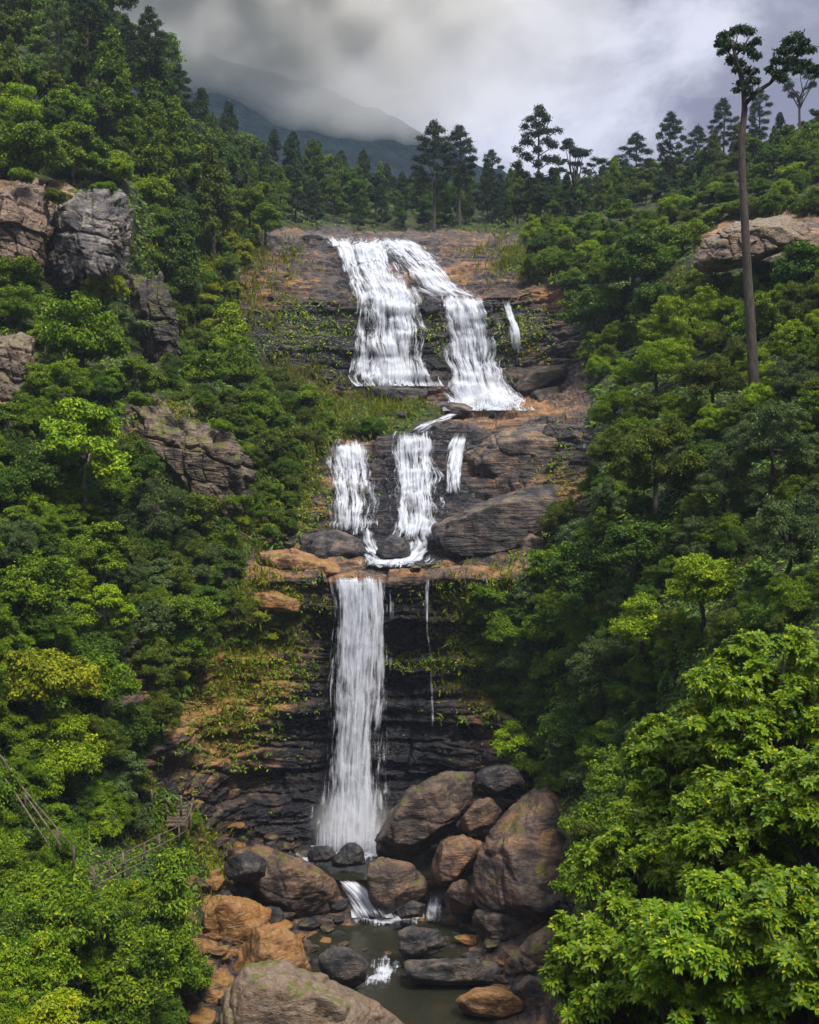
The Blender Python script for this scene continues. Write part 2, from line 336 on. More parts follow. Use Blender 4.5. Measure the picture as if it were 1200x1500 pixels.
# displacement along the surface normal
du = np.gradient(P0, axis=1); dv = np.gradient(P0, axis=0)
Nn = np.cross(du, dv); Nn /= np.linalg.norm(Nn, axis=-1, keepdims=True)+1e-9
if Nn[200, 300, 1] > 0: Nn = -Nn
Nn = np.where((Nn[..., 2:3] < -.2), -Nn, Nn)
x_, y_, z_ = P0[..., 0], P0[..., 1], P0[..., 2]
warp = fbm(P0*.12, 3, 3)*1.6+fbm(P0*.5, 3, 4)*.35
q = z_+x_*(-.03)+warp
def layers(q, h, seed, amp, blk):
    qi = np.floor(q/h); fr = q/h-qi
    o1 = hsh(qi.astype(np.int64), np.int64(0)*qi.astype(np.int64), qi.astype(np.int64)*0, seed); o2 = hsh((qi+1).astype(np.int64), qi.astype(np.int64)*0, qi.astype(np.int64)*0, seed)
    s = np.clip((fr-.84)/.16, 0, 1); s = s*s*(3-2*s); lay = o1*(1-s)+o2*s
    bx = x_/blk+qi*7.31+fbm(P0*.4, 2, seed+9)*.35; bi = np.floor(bx).astype(np.int64); bf = bx-bi
    c1 = hsh(bi, qi.astype(np.int64), bi*0, seed+5); c2 = hsh(bi+1, qi.astype(np.int64), bi*0, seed+5)
    t = np.clip((bf-.93)/.07, 0, 1); blkv = c1*(1-t)+c2*t
    notch = np.exp(-((fr-.92)/.05)**2)*.35
    return amp*((lay-.5)*1.1+(blkv-.5)*.7-notch)
steep = 1-np.clip(Nn[..., 2], 0, 1)
lowcl = ((SV > 4.8) & (SV < 7.1)).astype(float)
upcl = ((SV > 8.5) & (SV < 13)).astype(float)
D = layers(q, 1.45, 11, .75, 4.2)*(.7+.3*lowcl)+layers(q+5, 2.6, 15, 1.1, 9.0)*upcl+layers(q, .55, 12, .22, 2.0)
D = D*(.45+.55*steep)
for bs_, am, sd_ in ((2.6, .42, 71), (1.2, .24, 72), (.55, .12, 73)):
    wq = fbm(P0*(.6/bs_), 3, sd_)*.8; qx = x_/bs_*.55+wq; qz = (z_+y_*.3+x_*.04)/bs_*1.5+wq*.7; qx = qx+.5*np.floor(qz)
    ix = np.floor(qx); iz = np.floor(qz); hx = hsh(ix.astype(np.int64), iz.astype(np.int64), np.zeros_like(ix, dtype=np.int64), sd_)
    ed_ = np.minimum(np.minimum(qx-ix, 1-qx+ix)*1.8, np.minimum(qz-iz, 1-qz+iz)); D = D+am*((hx-.5)-.55*(1-np.clip(ed_/.08, 0, 1)))
D += fbm(P0*.25, 4, 31)*.9*np.where(lowcl > 0, .7, 1.0)+fbm(P0*1.4, 4, 41)*.16
hill = fbm(P0*.13, 4, 51)*1.7+fbm(P0*.6, 3, 52)*.4
bed = np.clip((SV-1)/.3, 0, 1)*np.clip((5.0-SV)/.2, 0, 1)*inpoly(GPX, GPY, [(400,1200),(800,1200),(860,1900),(330,1900),(330,1400)])
D = D*rockf+hill*(1-rockf); D = D*(1-bed*.65)
D *= np.clip((SV-.5), 0, 1)
D[GY > 112] *= 1.0
PV = P0+Nn*D[..., None]
# overhang of the main lip and of the ledge so that the fall hangs free
lip = np.exp(-((SV-6)/.06)**2)*inpoly(GPX, GPY, [(470,700),(800,700),(800,1000),(470,1000)])
PV[..., 1] -= lip*.5
back = np.clip((SV-5.05)/.2, 0, 1)*np.clip((5.9-SV)/.3, 0, 1)*np.exp(-((GPX-560)/130)**2)
PV[..., 1] += back*1.6
PX2 = PV[..., 0]/PV[..., 1]*F+600; PY2 = 750-PV[..., 2]/PV[..., 1]*F
# colour attributes
nz = fbm(P0*.35, 4, 61)
tone = np.full(GY.shape, .43)
def add(v, *a): 
    global tone; tone = tone+v*blob(GPX, GPY, *a)
add(-.36, 560, 1060, 100, 220); add(-.2, 420, 1190, 120, 60); add(-.32, 600, 720, 120, 80); add(-.2, 800, 650, 60, 40); add(-.25, 580, 500, 110, 60)
add(-.2, 430, 470, 90, 55); add(-.15, 760, 500, 60, 50)
add(.2, 420, 395, 60, 25); add(.25, 385, 435, 40, 20); add(.15, 700, 362, 60, 14); add(.3, 790, 430, 60, 16); add(.1, 640, 410, 60, 30)
add(.22, 760, 600, 110, 22); add(.2, 430, 830, 90, 30); add(.2, 700, 845, 110, 14); add(.3, 540, 850, 60, 10); add(.3, 800, 720, 70, 12)
add(.45, 320, 960, 80, 90); add(.4, 300, 1090, 60, 70); add(.3, 390, 1010, 50, 60); add(.25, 710, 1010, 40, 40); add(.3, 340, 1320, 120, 60); add(.25, 500, 700, 40, 60); add(.3, 60, 350, 100, 120)
add(.35, 1120, 345, 120, 40); add(.2, 260, 650, 90, 60); add(.3, 20, 540, 60, 60)
add(-.2, 600, 372, 260, 26); add(.2, 770, 670, 90, 60); add(.15, 640, 400, 90, 40)
moss = .05+.35*blob(GPX, GPY, 450, 470, 90, 45)+.3*blob(GPX, GPY, 640, 470, 60, 40)+.35*blob(GPX, GPY, 400, 900, 70, 60)+.3*blob(GPX, GPY, 330, 1040, 60, 60)+.3*blob(GPX, GPY, 700, 900, 60, 80)+.35*blob(GPX, GPY, 760, 480, 50, 50)+.35*blob(GPX, GPY, 400, 740, 60, 50)+.3*blob(GPX, GPY, 700, 865, 80, 16)+.2*blob(GPX, GPY, 640, 980, 60, 40)
moss -= .15*blob(GPX, GPY, 520, 1100, 90, 200)
pale = .9*blob(GPX, GPY, 110, 350, 90, 90)+.6*blob(GPX, GPY, 300, 660, 60, 50)+.5*blob(GPX, GPY, 1120, 350, 90, 40)+.5*blob(GPX, GPY, 20, 560, 40, 60)
PVw = PV.copy(); PVw[..., 2] += CZ
nv, nu = GY.shape
idx = np.arange(nv*nu).reshape(nv, nu)
quads = np.stack([idx[:-1, :-1], idx[:-1, 1:], idx[1:, 1:], idx[1:, :-1]], -1).reshape(-1, 4)
isr = (rockf[:-1, :-1] > .45).reshape(-1)
def sub(fa):
    u, inv = np.unique(fa, return_inverse=True); return u, inv.reshape(fa.shape)
for nm, sel, mt in (('cliff', isr, M_cliff), ('hillside', ~isr, M_cliff)):
    u, fa = sub(quads[sel])
    me = mesh_np(nm, PVw.reshape(-1, 3)[u], fa, [mt], {'tone': tone.ravel()[u], 'moss': moss.ravel()[u], 'pale': pale.ravel()[u], 'rk': rsoft.ravel()[u]}, smooth=True)
    tag(link(nm, me), kind='structure')
# depth lookup (nearest surface seen at a picture position) used to stand things on the ground
HB = 2
zw, zh = 2500//HB, 2200//HB
zb = np.full((zh, zw), np.inf)
ii = ((PY2+500)/HB).astype(int); jj = ((PX2+600)/HB).astype(int)
ok = (ii >= 0) & (ii < zh) & (jj >= 0) & (jj < zw) & (SV < 14.2)
np.minimum.at(zb, (ii[ok], jj[ok]), PV[..., 1][ok])
zb0 = zb.copy()
for _ in range(12):
    m_ = np.isinf(zb)
    if not m_.any(): break
    pad = np.pad(zb, 1, constant_values=np.inf)
    nb = np.stack([pad[1:-1, :-2], pad[1:-1, 2:], pad[:-2, 1:-1], pad[2:, 1:-1]]); cnt = np.isfinite(nb).sum(0)
    av = np.where(np.isfinite(nb), nb, 0).sum(0)/np.maximum(cnt, 1)
    zb = np.where(m_ & (cnt > 0), av, zb)
def depth(px, py):
    i = int(min(max((py+500)/HB, 0), zh-1)); j = int(min(max((px+600)/HB, 0), zw-1)); v = zb[i, j]
    if not np.isfinite(v):
        col = zb[:, j]; k = np.where(np.isfinite(col))[0]
        v = col[k[np.argmin(abs(k-i))]]
    return float(v)
def depth_min(px, py, r):
    i = int((py+500)/HB); j = int((px+600)/HB); k = max(1, int(r/HB))
    return float(np.nanmin(np.where(np.isfinite(zb[i-k:i+k+1, j-k:j+k+1]), zb[i-k:i+k+1, j-k:j+k+1], np.nan)))
def ground(px, py):
    return Vector(W(px, py, depth(px, py)))
# valley floor reaching the horizon
gme = mesh_np('ground', [(-6000,-6000,-6),(6000,-6000,-6),(6000,6000,-6),(-6000,6000,-6)], [(0,1,2,3)], [M_soil])
tag(link('ground', gme), kind='structure')

# ------------------------------------------------------------------ far mountain under the cloud
def far_mountain():
    us = np.linspace(-900, 2000, 260); crest = np.interp(us, [-900, -300, 100, 300, 450, 560, 640, 700, 760, 900, 1200, 2000], [-300, -150, 5, 75, 122, 165, 205, 240, 262, 262, 240, 100])
    vs = np.linspace(0, 1, 120); V = []
    U, Vv = np.meshgrid(us, vs); Y = 400+Vv*300; zt = (750-crest)/F*700
    Z = -60+(zt[None]+60)*Vv**.9; X = (U-600)/F*700*(.75+.25*Vv)
    Pm = np.stack([X, Y, Z], -1); n = fbm(Pm*.009, 5, 71)*22*np.sin(np.pi*np.clip(Vv, 0, 1))[..., None][..., 0]+fbm(Pm*.1, 3, 72)*4
    Pm[..., 2] += n+CZ; nv, nu = U.shape; idx = np.arange(nv*nu).reshape(nv, nu)
    fa = np.stack([idx[:-1, :-1], idx[:-1, 1:], idx[1:, 1:], idx[1:, :-1]], -1).reshape(-1, 4)
    m, b = newmat('far forest haze blue'); P = b.n('ShaderNodeNewGeometry').outputs['Position']
    c = b.mix(b.ramp(b.noise(P, .08, 8, .75), .4, .62), (.004, .015, .022), (.009, .026, .036))  # bluish tones stand in for air haze, painted into the forest colour
    bu = b.n('ShaderNodeBump'); bu.inputs['Distance'].default_value = 6; b.nt.links.new(b.noise(P, .12, 6, .75), bu.inputs['Height'])
    p = b.n('ShaderNodeBsdfPrincipled', i_Roughness=.9); p.inputs['Specular IOR Level'].default_value = .1; b.nt.links.new(c, p.inputs['Base Color']); b.nt.links.new(bu.outputs[0], p.inputs['Normal']); finish(b, p.outputs[0])
    me = mesh_np('far_mountain', Pm.reshape(-1, 3), fa, [m], smooth=True); tag(link('mountain', me), kind='structure')
far_mountain()

# ------------------------------------------------------------------ leaves, crowns, trunks
def leaves(pos, nrm, L_, Wd, tint, droop=.25, fold=.18, rs=None):
    """one 4-vertex folded leaf per position"""
    r = rs; n = len(pos)
    t = r.normal(size=(n, 3)); t -= (t*nrm).sum(-1, keepdims=True)*nrm; t /= np.linalg.norm(t, axis=-1, keepdims=True)+1e-9
    t[:, 2] -= droop; t /= np.linalg.norm(t, axis=-1, keepdims=True)+1e-9
    s = np.cross(nrm, t); s /= np.linalg.norm(s, axis=-1, keepdims=True)+1e-9
    l = (L_*(.7+.6*r.random(n)))[:, None]; w_ = (Wd*(.7+.6*r.random(n)))[:, None]
    a = pos; m1 = pos+t*l*.5+s*w_*.5+nrm*w_*fold; m2 = pos+t*l*.5-s*w_*.5+nrm*w_*fold; tip = pos+t*l-nrm*l*.12
    V = np.stack([a, m1, tip, m2], 1).reshape(-1, 3); Fq = np.arange(4*n).reshape(n, 4)
    return V, Fq, np.repeat(tint, 4)
def rdir(r, n, zmin=-.55):
    d = r.normal(size=(n*2+20, 3)); d /= np.linalg.norm(d, axis=-1, keepdims=True); d = d[d[:, 2] > zmin][:n]; return d
def crown(name, clumps, n, L_, Wd, mat, seed, jit=.7, zmin=-.5, young=.08, shell=.25, up=.45, blades=False):
    r = np.random.default_rng(seed); cl = np.array(clumps, float)
    area = cl[:, 3]*cl[:, 4]+cl[:, 3]*cl[:, 5]+cl[:, 4]*cl[:, 5]; cnt = np.maximum(3, (n*area/area.sum()).astype(int))
    Ps, Ns, Ts = [], [], []
    for c, k in zip(cl, cnt):
        d = rdir(r, k, zmin); k = len(d)
        rad = 1-shell*r.random(k)**1.3+.16*r.normal(size=k)
        lump = 1+.35*vn(d*2.4+r.random(3)*50, seed)
        pos = c[:3]+d*c[3:6]*(rad*lump)[:, None]
        nr = d/c[3:6]*c[3:6].mean(); nr = nr/np.linalg.norm(nr, axis=-1, keepdims=True); nr = nr+np.array([0, 0, up])+r.normal(size=(k, 3))*jit*.6
        nr /= np.linalg.norm(nr, axis=-1, keepdims=True)
        base = .42+.16*r.normal()
        ti = base+.13*r.normal(size=k); yg = (r.random(k) < young) & (rad > .9); ti = np.where(yg, .95, ti)
        Ps.append(pos); Ns.append(nr); Ts.append(ti)
    pos = np.concatenate(Ps); nr = np.concatenate(Ns); ti = np.clip(np.concatenate(Ts), 0, 1)
    V, Fq, T = leaves(pos, nr, L_, Wd, ti, rs=r)
    return mesh_np(name, V, Fq, [mat], {'tint': T})
def tubes(name, paths, mat, seg=8):
    """paths: list of [(x,y,z,r), ...]"""
    V, Fq = [], []; base = 0
    for pth in paths:
        pts = [Vector(p[:3]) for p in pth]; n = len(pts)
        for i, p in enumerate(pts):
            d = (pts[min(i+1, n-1)]-pts[max(i-1, 0)]).normalized(); a = d.orthogonal().normalized() if abs(d.z) > .99 else d.cross(Vector((0, 0, 1))).normalized(); bb = d.cross(a)
            for k in range(seg):
                t = 2*math.pi*k/seg; V.append(p+(a*math.cos(t)+bb*math.sin(t))*pth[i][3])
        for i in range(n-1):
            for k in range(seg):
                k2 = (k+1) % seg; Fq.append((base+i*seg+k, base+i*seg+k2, base+(i+1)*seg+k2, base+(i+1)*seg+k))
        for e in (0, n-1):
            V.append(pts[e]); ci = base+n*seg+(0 if e == 0 else 1)
            for k in range(0, seg, 2):
                a_, b_, c_ = base+e*seg+k, base+e*seg+(k+1) % seg, base+e*seg+(k+2) % seg
                Fq.append((ci, c_, b_, a_) if e == 0 else (ci, a_, b_, c_))
        base += n*seg+2
    return mesh_np(name, V, Fq, [mat], smooth=True)
def bend(p0, p1, r0, r1, n=6, wob=.12, rr=random):
    p0 = Vector(p0); p1 = Vector(p1); L_ = (p1-p0).length; o = []
    ph = [rr.uniform(-1, 1) for _ in range(4)]
    for i in range(n+1):
        t = i/n; p = p0.lerp(p1, t)+Vector((math.sin(t*4+ph[0]*3)*ph[1], math.cos(t*5+ph[2]*3)*ph[3], 0))*wob*L_*math.sin(math.pi*t)
        o.append((*p, r0+(r1-r0)*t))
    return o
def limbs(clumps, trunk_top, r0, rr, k=7):
    ps = []
    for c in rr.sample(clumps, min(k, len(clumps))):
        ps.append(bend(trunk_top, (c[0]*.8, c[1]*.8, c[2]), r0, r0*.25, 5, .1, rr))
    return ps
PROTO = {}
def proto(kind, pal, v):
    key = (kind, pal, v)
    if key in PROTO: return PROTO[key]
    sd = (sum(ord(ch)*(i+3) for i, ch in enumerate(kind+pal))*31+v*97) % 100000
    rr = random.Random(sd); m = PAL[pal]; cl = []; tr = None; ps = []
    def sub_(cs, n_, r0, r1, fl=.8, inner=True):
        for (x, y, z0, R1) in cs:
            for _ in range(n_):
                a = rr.uniform(0, 6.28); e = math.asin(rr.uniform(-.55, 1)); k = R1*rr.uniform(.72, 1.12); q1 = rr.uniform(r0, r1)
                cl.append((x+math.cos(a)*math.cos(e)*k, y+math.sin(a)*math.cos(e)*k, z0+math.sin(e)*k*fl, q1, q1*rr.uniform(.8, 1.2), q1*rr.uniform(.5, .85)))
            if inner: cl.append((x, y, z0, R1*.75, R1*.75, R1*.75*fl))
    def centres(n_, rad, zc, fl, R0, R1):
        o_ = []
        for i in range(n_):
            a = i*2.4+rr.uniform(-.5, .5); e = math.asin(rr.uniform(-.55, .95)); k = rad*rr.uniform(.55, 1.05)
            o_.append((math.cos(a)*math.cos(e)*k, math.sin(a)*math.cos(e)*k, zc+math.sin(e)*k*fl, rr.uniform(R0, R1)))
        return o_
    if kind == 'broad':      # rounded broadleaf, crown radius about 2.4
        cs = centres(13, 1.6, 1.5, 1.0, .65, 1.15); sub_(cs, 12, .2, .42)
        me = crown('crown', cl, 17000, .2, .12, m, sd, jit=1.0, zmin=-.8)
        ps = [bend((0, 0, -.8), (0, 0, 1.6), .16, .12, 5, .06, rr)]+limbs(cl, (0, 0, 1.2), .08, rr, 12)
    elif kind == 'layered':  # spreading tree with irregular tiers
        for i in range(18):
            a = i*2.4+rr.uniform(-.5, .5); k_ = i % 4; rad = [2.0, 2.2, 1.5, .6][k_]*rr.uniform(.5, 1.05)
            sub_([(math.cos(a)*rad, math.sin(a)*rad, 1.0+k_*.8+rr.uniform(-.35, .35), rr.uniform(.55, .95))], 12, .2, .42, .4)
        me = crown('crown', cl, 17000, .21, .13, m, sd, young=.14, up=.7, zmin=-.5, jit=.9)
        ps = [bend((0, 0, -1.2), (.2, 0, 2.2), .15, .1, 5, .08, rr)]+limbs(cl, (0, 0, 1.2), .08, rr, 14)
    elif kind == 'fine':     # feathery, small leaves, loose outline
        cs = centres(18, 1.75, 1.5, 1.05, .4, .85); sub_(cs, 11, .16, .34, .9)
        me = crown('crown', cl, 26000, .15, .06, m, sd, jit=1.2, shell=.7, young=.12, zmin=-.9)
        ps = [bend((0, 0, -.8), (0, 0, 1.9), .13, .09, 5, .1, rr)]+limbs(cl, (0, 0, 1.2), .06, rr, 18)
    elif kind == 'bush':     # irregular dome on the ground, radius about 1.6
        cs = centres(7, .95, .5, .7, .45, .8); sub_(cs, 11, .18, .36)
        me = crown('crown', cl, 9000, .18, .1, m, sd, jit=1.0, zmin=-.8)
    elif kind == 'columnar': # tall narrow shrub
        for i in range(90):
            a = rr.uniform(0, 6.28); h = rr.uniform(0, 1); rad = (1-.55*h)*rr.uniform(.3, 1.15)
            cl.append((math.cos(a)*rad, math.sin(a)*rad, .3+h*4.0, rr.uniform(.22, .4), rr.uniform(.22, .4), rr.uniform(.2, .4)))
        me = crown('crown', cl, 15000, .15, .08, m, sd)
        ps = [bend((0, 0, -.6), (0, 0, 3.6), .1, .04, 6, .04, rr)]
    elif kind == 'spire':    # dark pointed forest tree, height 9
        for i in range(46):
            h = rr.random()**.85; a = rr.uniform(0, 6.28); rad = (1-h)**.75*1.75*rr.uniform(.35, 1)+.1
            cl.append((math.cos(a)*rad, math.sin(a)*rad, 1.6+h*7.2, rr.uniform(.45, .75)*(1-.45*h), rr.uniform(.45, .75)*(1-.45*h), rr.uniform(.3, .55)))
        me = crown('crown', cl, 8000, .3, .13, m, sd, jit=1.0, shell=.4)
        ps = [bend((0, 0, -1.5), (0, 0, 8.6), .17, .04, 6, .01, rr)]
    elif kind == 'dome':     # forest canopy tree, height 7
        cs = centres(9, 1.7, 3.9, 1.25, .6, 1.1); sub_(cs, 9, .28, .5)
        me = crown('crown', cl, 9000, .28, .16, m, sd, jit=.9)
        ps = [bend((0, 0, -1.5), (0, 0, 4.5), .2, .12, 6, .03, rr)]+limbs(cl, (0, 0, 3.2), .09, rr)
    elif kind == 'tufted':   # open skyline tree: bare trunk, short boughs, round tufts; height 14
        hs_ = 4.5+rr.random()*1.5; ps = [bend((0, 0, -2), (rr.uniform(-.3, .3), 0, 13.4), .24, .06, 10, .012, rr)]
        n_ = 44
        for i in range(n_):
            h = i/n_; a = i*2.4+rr.uniform(-.4, .4); rad = (2.7*math.sin(math.pi*(.16+.8*h))**.8)*rr.uniform(.45, 1.0); zz = hs_+h*(13.6-hs_)
            cl.append((math.cos(a)*rad, math.sin(a)*rad, zz, rr.uniform(.42, .78), rr.uniform(.42, .78), rr.uniform(.32, .5)))
            if i % 2 == 0: ps.append(bend((0, 0, zz-rad*.45), (math.cos(a)*rad, math.sin(a)*rad, zz-.1), .07, .03, 4, .06, rr))
        cl.append((0, 0, 13.9, .6, .6, .5))
        me = crown('crown', cl, 9500, .26, .12, m, sd, jit=1.0, shell=.5)
    elif kind == 'umbrella': # open flat-topped skyline tree; height 12
        ps = [bend((0, 0, -2), (.2, 0, 7), .26, .16, 8, .02, rr)]
        for i in range(11):
            a = i*2.4; rad = rr.uniform(1.2, 4.2); zz = rr.uniform(8.2, 11.2)-rad*.25
            ps.append(bend((.1, 0, rr.uniform(4.5, 7)), (math.cos(a)*rad, math.sin(a)*rad, zz), .13, .04, 6, .08, rr))
            for j in range(4): cl.append((math.cos(a)*rad+rr.uniform(-.9, .9), math.sin(a)*rad+rr.uniform(-.9, .9), zz+rr.uniform(-.1, .5), rr.uniform(.45, .8), rr.uniform(.45, .8), rr.uniform(.2, .35)))
        me = crown('crown', cl, 7500, .24, .12, m, sd, jit=.9, shell=.5, up=.7)
    elif kind == 'sapling':  # slim small tree, height 3.4
        for i in range(12):
            a = rr.uniform(0, 6.28); rad = rr.uniform(0, .8)
            cl.append((math.cos(a)*rad, math.sin(a)*rad, 1.9+rr.uniform(0, 1.4)-rad*.4, rr.uniform(.35, .5), rr.uniform(.35, .5), rr.uniform(.22, .34)))
        me = crown('crown', cl, 4500, .16, .09, m, sd, young=.15)
        ps = [bend((0, 0, -.4), (0, 0, 2.4), .06, .03, 6, .04, rr)]+limbs(cl, (0, 0, 1.6), .03, rr, 6)
    tr = tubes('trunk', ps, M_barkp if kind in ('layered',) else M_bark) if ps else None
    PROTO[key] = (me, tr); return PROTO[key]
KINFO = {'broad': (2.4, 1.5), 'layered': (2.8, 2.3), 'fine': (2.4, 1.5), 'bush': (1.6, .7), 'columnar': (1.2, 2.3), 'spire': (1.9, 4.6), 'dome': (2.6, 4.4), 'tufted': (3, 9), 'umbrella': (4.3, 9), 'sapling': (1.0, 2.4)}
HT = {'spire': 9.0, 'dome': 7.2, 'tufted': 14.3, 'umbrella': 11.6, 'sapling': 3.5, 'columnar': 4.6, 'broad': 4.9, 'layered': 5.0, 'fine': 4.9, 'bush': 1.9}
CATS = {'bush': ('bush', 'bush'), 'columnar': ('shrub', 'shrub'), 'spire': ('forest_tree', 'tree'), 'dome': ('forest_tree', 'tree')}
nth = [0]
def plant(kind, pal, loc, sc, label, group=None, name=None, cat=None, rz=None, v=None):
    o = plant_(kind, pal, loc, sc, label, group, name, cat, rz, v)
    if group: LBL.append((o, loc[0]/loc[1]))
    return o
LBL = []
def plant_(kind, pal, loc, sc, label, group=None, name=None, cat=None, rz=None, v=None):
    nth[0] += 1
    nm, ct = ('forest_tree', 'tree') if 'forest tree' in label else ('tree', 'tree') if ' tree ' in label or label.endswith(' tree') else ('shrub', 'shrub') if 'shrub' in label else ('bush', 'bush')
    nm = name or nm; ct = cat or ct
    me, tr = proto(kind, pal, nth[0] % 3 if v is None else v)
    rz = random.uniform(0, 6.28) if rz is None else rz
    if tr is None:
        o = link(nm, me, loc=loc, rz=rz, sc=sc)
    else:
        o = link(nm, None, loc=loc, rz=rz, sc=sc); link('trunk', tr, o); link('crown', me, o)
    return tag(o, label, ct, group)
def put(kind, pal, px, py, r, label, group=None, dd=0., ky=1., **kw):
    """centre of the crown at photo position (px, py), crown radius r photo pixels; it stands on the slope below"""
    R_, zc = KINFO[kind]; Y = depth(px, min(py+r*.6, 1690))-dd
    for _ in range(2):
        s = r*Y/F/R_; gy = py+zc*s*F/Y*ky; gy = min(gy, 1690); Y = min(Y, depth(px, gy)-dd)
    s = r*Y/F/R_
    x, y, zz = W(px, py, Y); return plant(kind, pal, (x, y, zz-zc*s), s, label, group, **kw)
def put_tall(kind, pal, px, ptop, pbase, Y, label, group=None, fat=1., **kw):
    """tall tree given its top and foot positions and its distance"""
    h = (pbase-ptop)/F*Y; s = h/HT[kind]; x, y, zz = W(px, pbase, Y)
    return plant(kind, pal, (x, y, zz), (s*fat, s*fat, s), label, group, **kw)
exec_order = []
# ------------------------------------------------------------------ boulders
_ico = {}
def ico(k):
    if k not in _ico:
        bm = bmesh.new(); bmesh.ops.create_icosphere(bm, subdivisions=k, radius=1)
        _ico[k] = (np.array([v.co[:] for v in bm.verts]), np.array([[v.index for v in f.verts] for f in bm.faces])); bm.free()
    return _ico[k]
def hull_shape(pts, k, sharp=14., noise=.05, seed=0, facets=6):
    """rounded convex rock: radial function of the hull's planes, softened, with chips and grain"""
    pts = np.array(pts, float); c = pts.mean(0); q_ = pts-c
    bm = bmesh.new(); [bm.verts.new(p) for p in q_]; bmesh.ops.convex_hull(bm, input=bm.verts)
    bm.normal_update(); pl = []
    for f in bm.faces:
        n = np.array(f.normal[:]); o = float(n @ np.array(f.verts[0].co[:]))
        if o < 0: n, o = -n, -o
        if o > 1e-4 and np.linalg.norm(n) > .5: pl.append((n, o))
    bm.free()
    r = np.random.default_rng(seed); size = np.abs(q_).max(0)
    for _ in range(facets):       # chips: planes that cut the corners
        n = r.normal(size=3); n /= np.linalg.norm(n); s = (q_ @ n).max(); pl.append((n, s*r.uniform(.58, .9)))
    D, Fc = ico(k); N = np.array([p[0] for p in pl]); O = np.array([p[1] for p in pl])
    inv = np.clip(D @ N.T, 1e-4, None)/O          # 1/t per plane
    it = (inv**sharp).sum(1)**(1/sharp)
    P = D/it[:, None]; sz = size.mean()
    n1 = fbm(P/sz*1.3+seed*3.1, 4, seed); n2 = fbm(P/sz*5+seed, 4, seed+5); cr = -np.clip(.06-np.abs(vn(P/sz*1.7+seed*1.7, seed+8)), 0, 1)*.9
    n3 = fbm(P/sz*14+seed, 3, seed+9); P = P*(1+noise*n1*2.0+noise*n2*1.1+noise*n3*.35+cr*noise*7)[:, None]
    return P, Fc, c
def boulder(label, outline, Y, thick, mat, front=(), name='boulder', cat='boulder', k=5, noise=.045, seed=None, group=None, sharp=70., back=.6, block=0., grow=1.12):
    seed = seed if seed is not None else len(label)*7+int(outline[0][0])
    cx = sum(p[0] for p in outline)/len(outline); cy_ = sum(p[1] for p in outline)/len(outline); pts = []
    outline = [(cx+(p[0]-cx)*grow, cy_+(p[1]-cy_)*grow, p[2] if len(p) > 2 else 0) for p in outline]
    for p in outline:
        yy = Y+(p[2] if len(p) > 2 else 0); pts.append(W(p[0], p[1], yy))
    for sc_, dy in ((.62, -thick*.5), (back, thick*.5)):
        for p in outline: pts.append(W(cx+(p[0]-cx)*sc_, cy_+(p[1]-cy_)*sc_, Y+dy+(p[2] if len(p) > 2 else 0)))
    for p in front: pts.append(W(p[0], p[1], Y-p[2]))
    P, Fc, c = hull_shape(pts, k, sharp, noise, seed, 9 if k < 6 else 5)
    if not block and k >= 5: block = .07
    if block:
        for bs_, am in (((2.4, 1.), (1.1, .5), (.5, .2)) if block > .08 else ((1.7, 1.), (.7, .4))):
            q_ = P/bs_*np.array([1, 1, .75])+np.stack([.25*P[:, 2], 0*P[:, 0], .2*P[:, 0]], -1)/bs_+fbm(P*.7, 2, seed)[:, None]*.35
            i_ = np.floor(q_); f_ = q_-i_; i_ = i_.astype(np.int64); h_ = hsh(i_[:, 0], i_[:, 1], i_[:, 2], seed)
            e_ = np.minimum(np.minimum(f_[:, 0], 1-f_[:, 0]), np.minimum(f_[:, 2], 1-f_[:, 2])); gr = np.clip(e_/.07, 0, 1)
            P = P*(1+block*am*((h_-.5)-.6*(1-gr)))[:, None]
    me = mesh_np(name, P, Fc, [mat], smooth=True)
    return tag(link(name, me, loc=tuple(c)), label, cat, group)
B = boulder
M_bbrown = rock_mat('boulder weathered brown', gen=True, layered=False, wet=.55, bias=.02, dark=(.03,.022,.02), mid=(.08,.05,.038), tan=(.19,.09,.042), mossb=0)
M_slab = rock_mat('slab wet brown grey', gen=True, layered=True, wet=.28, bias=-.08, dark=(.018,.017,.019), mid=(.065,.048,.042), tan=(.20,.12,.065), mossb=-.05)
B('huge brown tilted boulder with pale yellow lichen streaks at the foot of the right slope', [(800,1150,2),(835,1153,3),(885,1195,3),(880,1280,1),(850,1335,0),(800,1352,0),(750,1345,-.5),(716,1328,-.5),(684,1306,0),(688,1272,0),(716,1230,1),(752,1186,1.5)], 51.8, 4.5, M_bbrown, [(700,1295,2.2),(800,1335,2.8),(815,1180,.2),(880,1250,.5)], k=6, noise=.025)
B('large dark brown pointed boulder just right of the foot of the lowest waterfall', [(549,1212),(551,1192),(600,1157),(640,1137),(690,1133,1),(702,1150,1),(692,1190,.5),(668,1207),(620,1246),(590,1259),(562,1252)], 57, 3.6, M_bbrown, [(560,1225,1.6),(600,1240,1.8),(650,1150,.8)], k=6, noise=.03)
B('small mossy grey boulder wedged between the pointed boulder and the huge tilted boulder', [(670,1198),(690,1176),(725,1168),(738,1185),(716,1215),(682,1226)], 55.5, 2, M_boulder)
B('rounded tan boulder under the left edge of the huge tilted boulder', [(629,1272),(640,1236),(680,1219),(708,1235),(702,1272),(668,1300),(640,1304)], 54.6, 2.2, M_bbrown)
B('reddish brown boulder between the two small cascades of the stream', [(523,1275),(560,1258),(600,1264),(628,1290),(625,1332),(560,1343),(530,1318)], 54.9, 2, M_boulder)
B('left of the two wet black rocks in front of the waterfall foot', [(447,1252),(462,1240),(485,1240),(492,1254),(484,1266),(455,1265)], 57.5, 1.2, M_bdark)
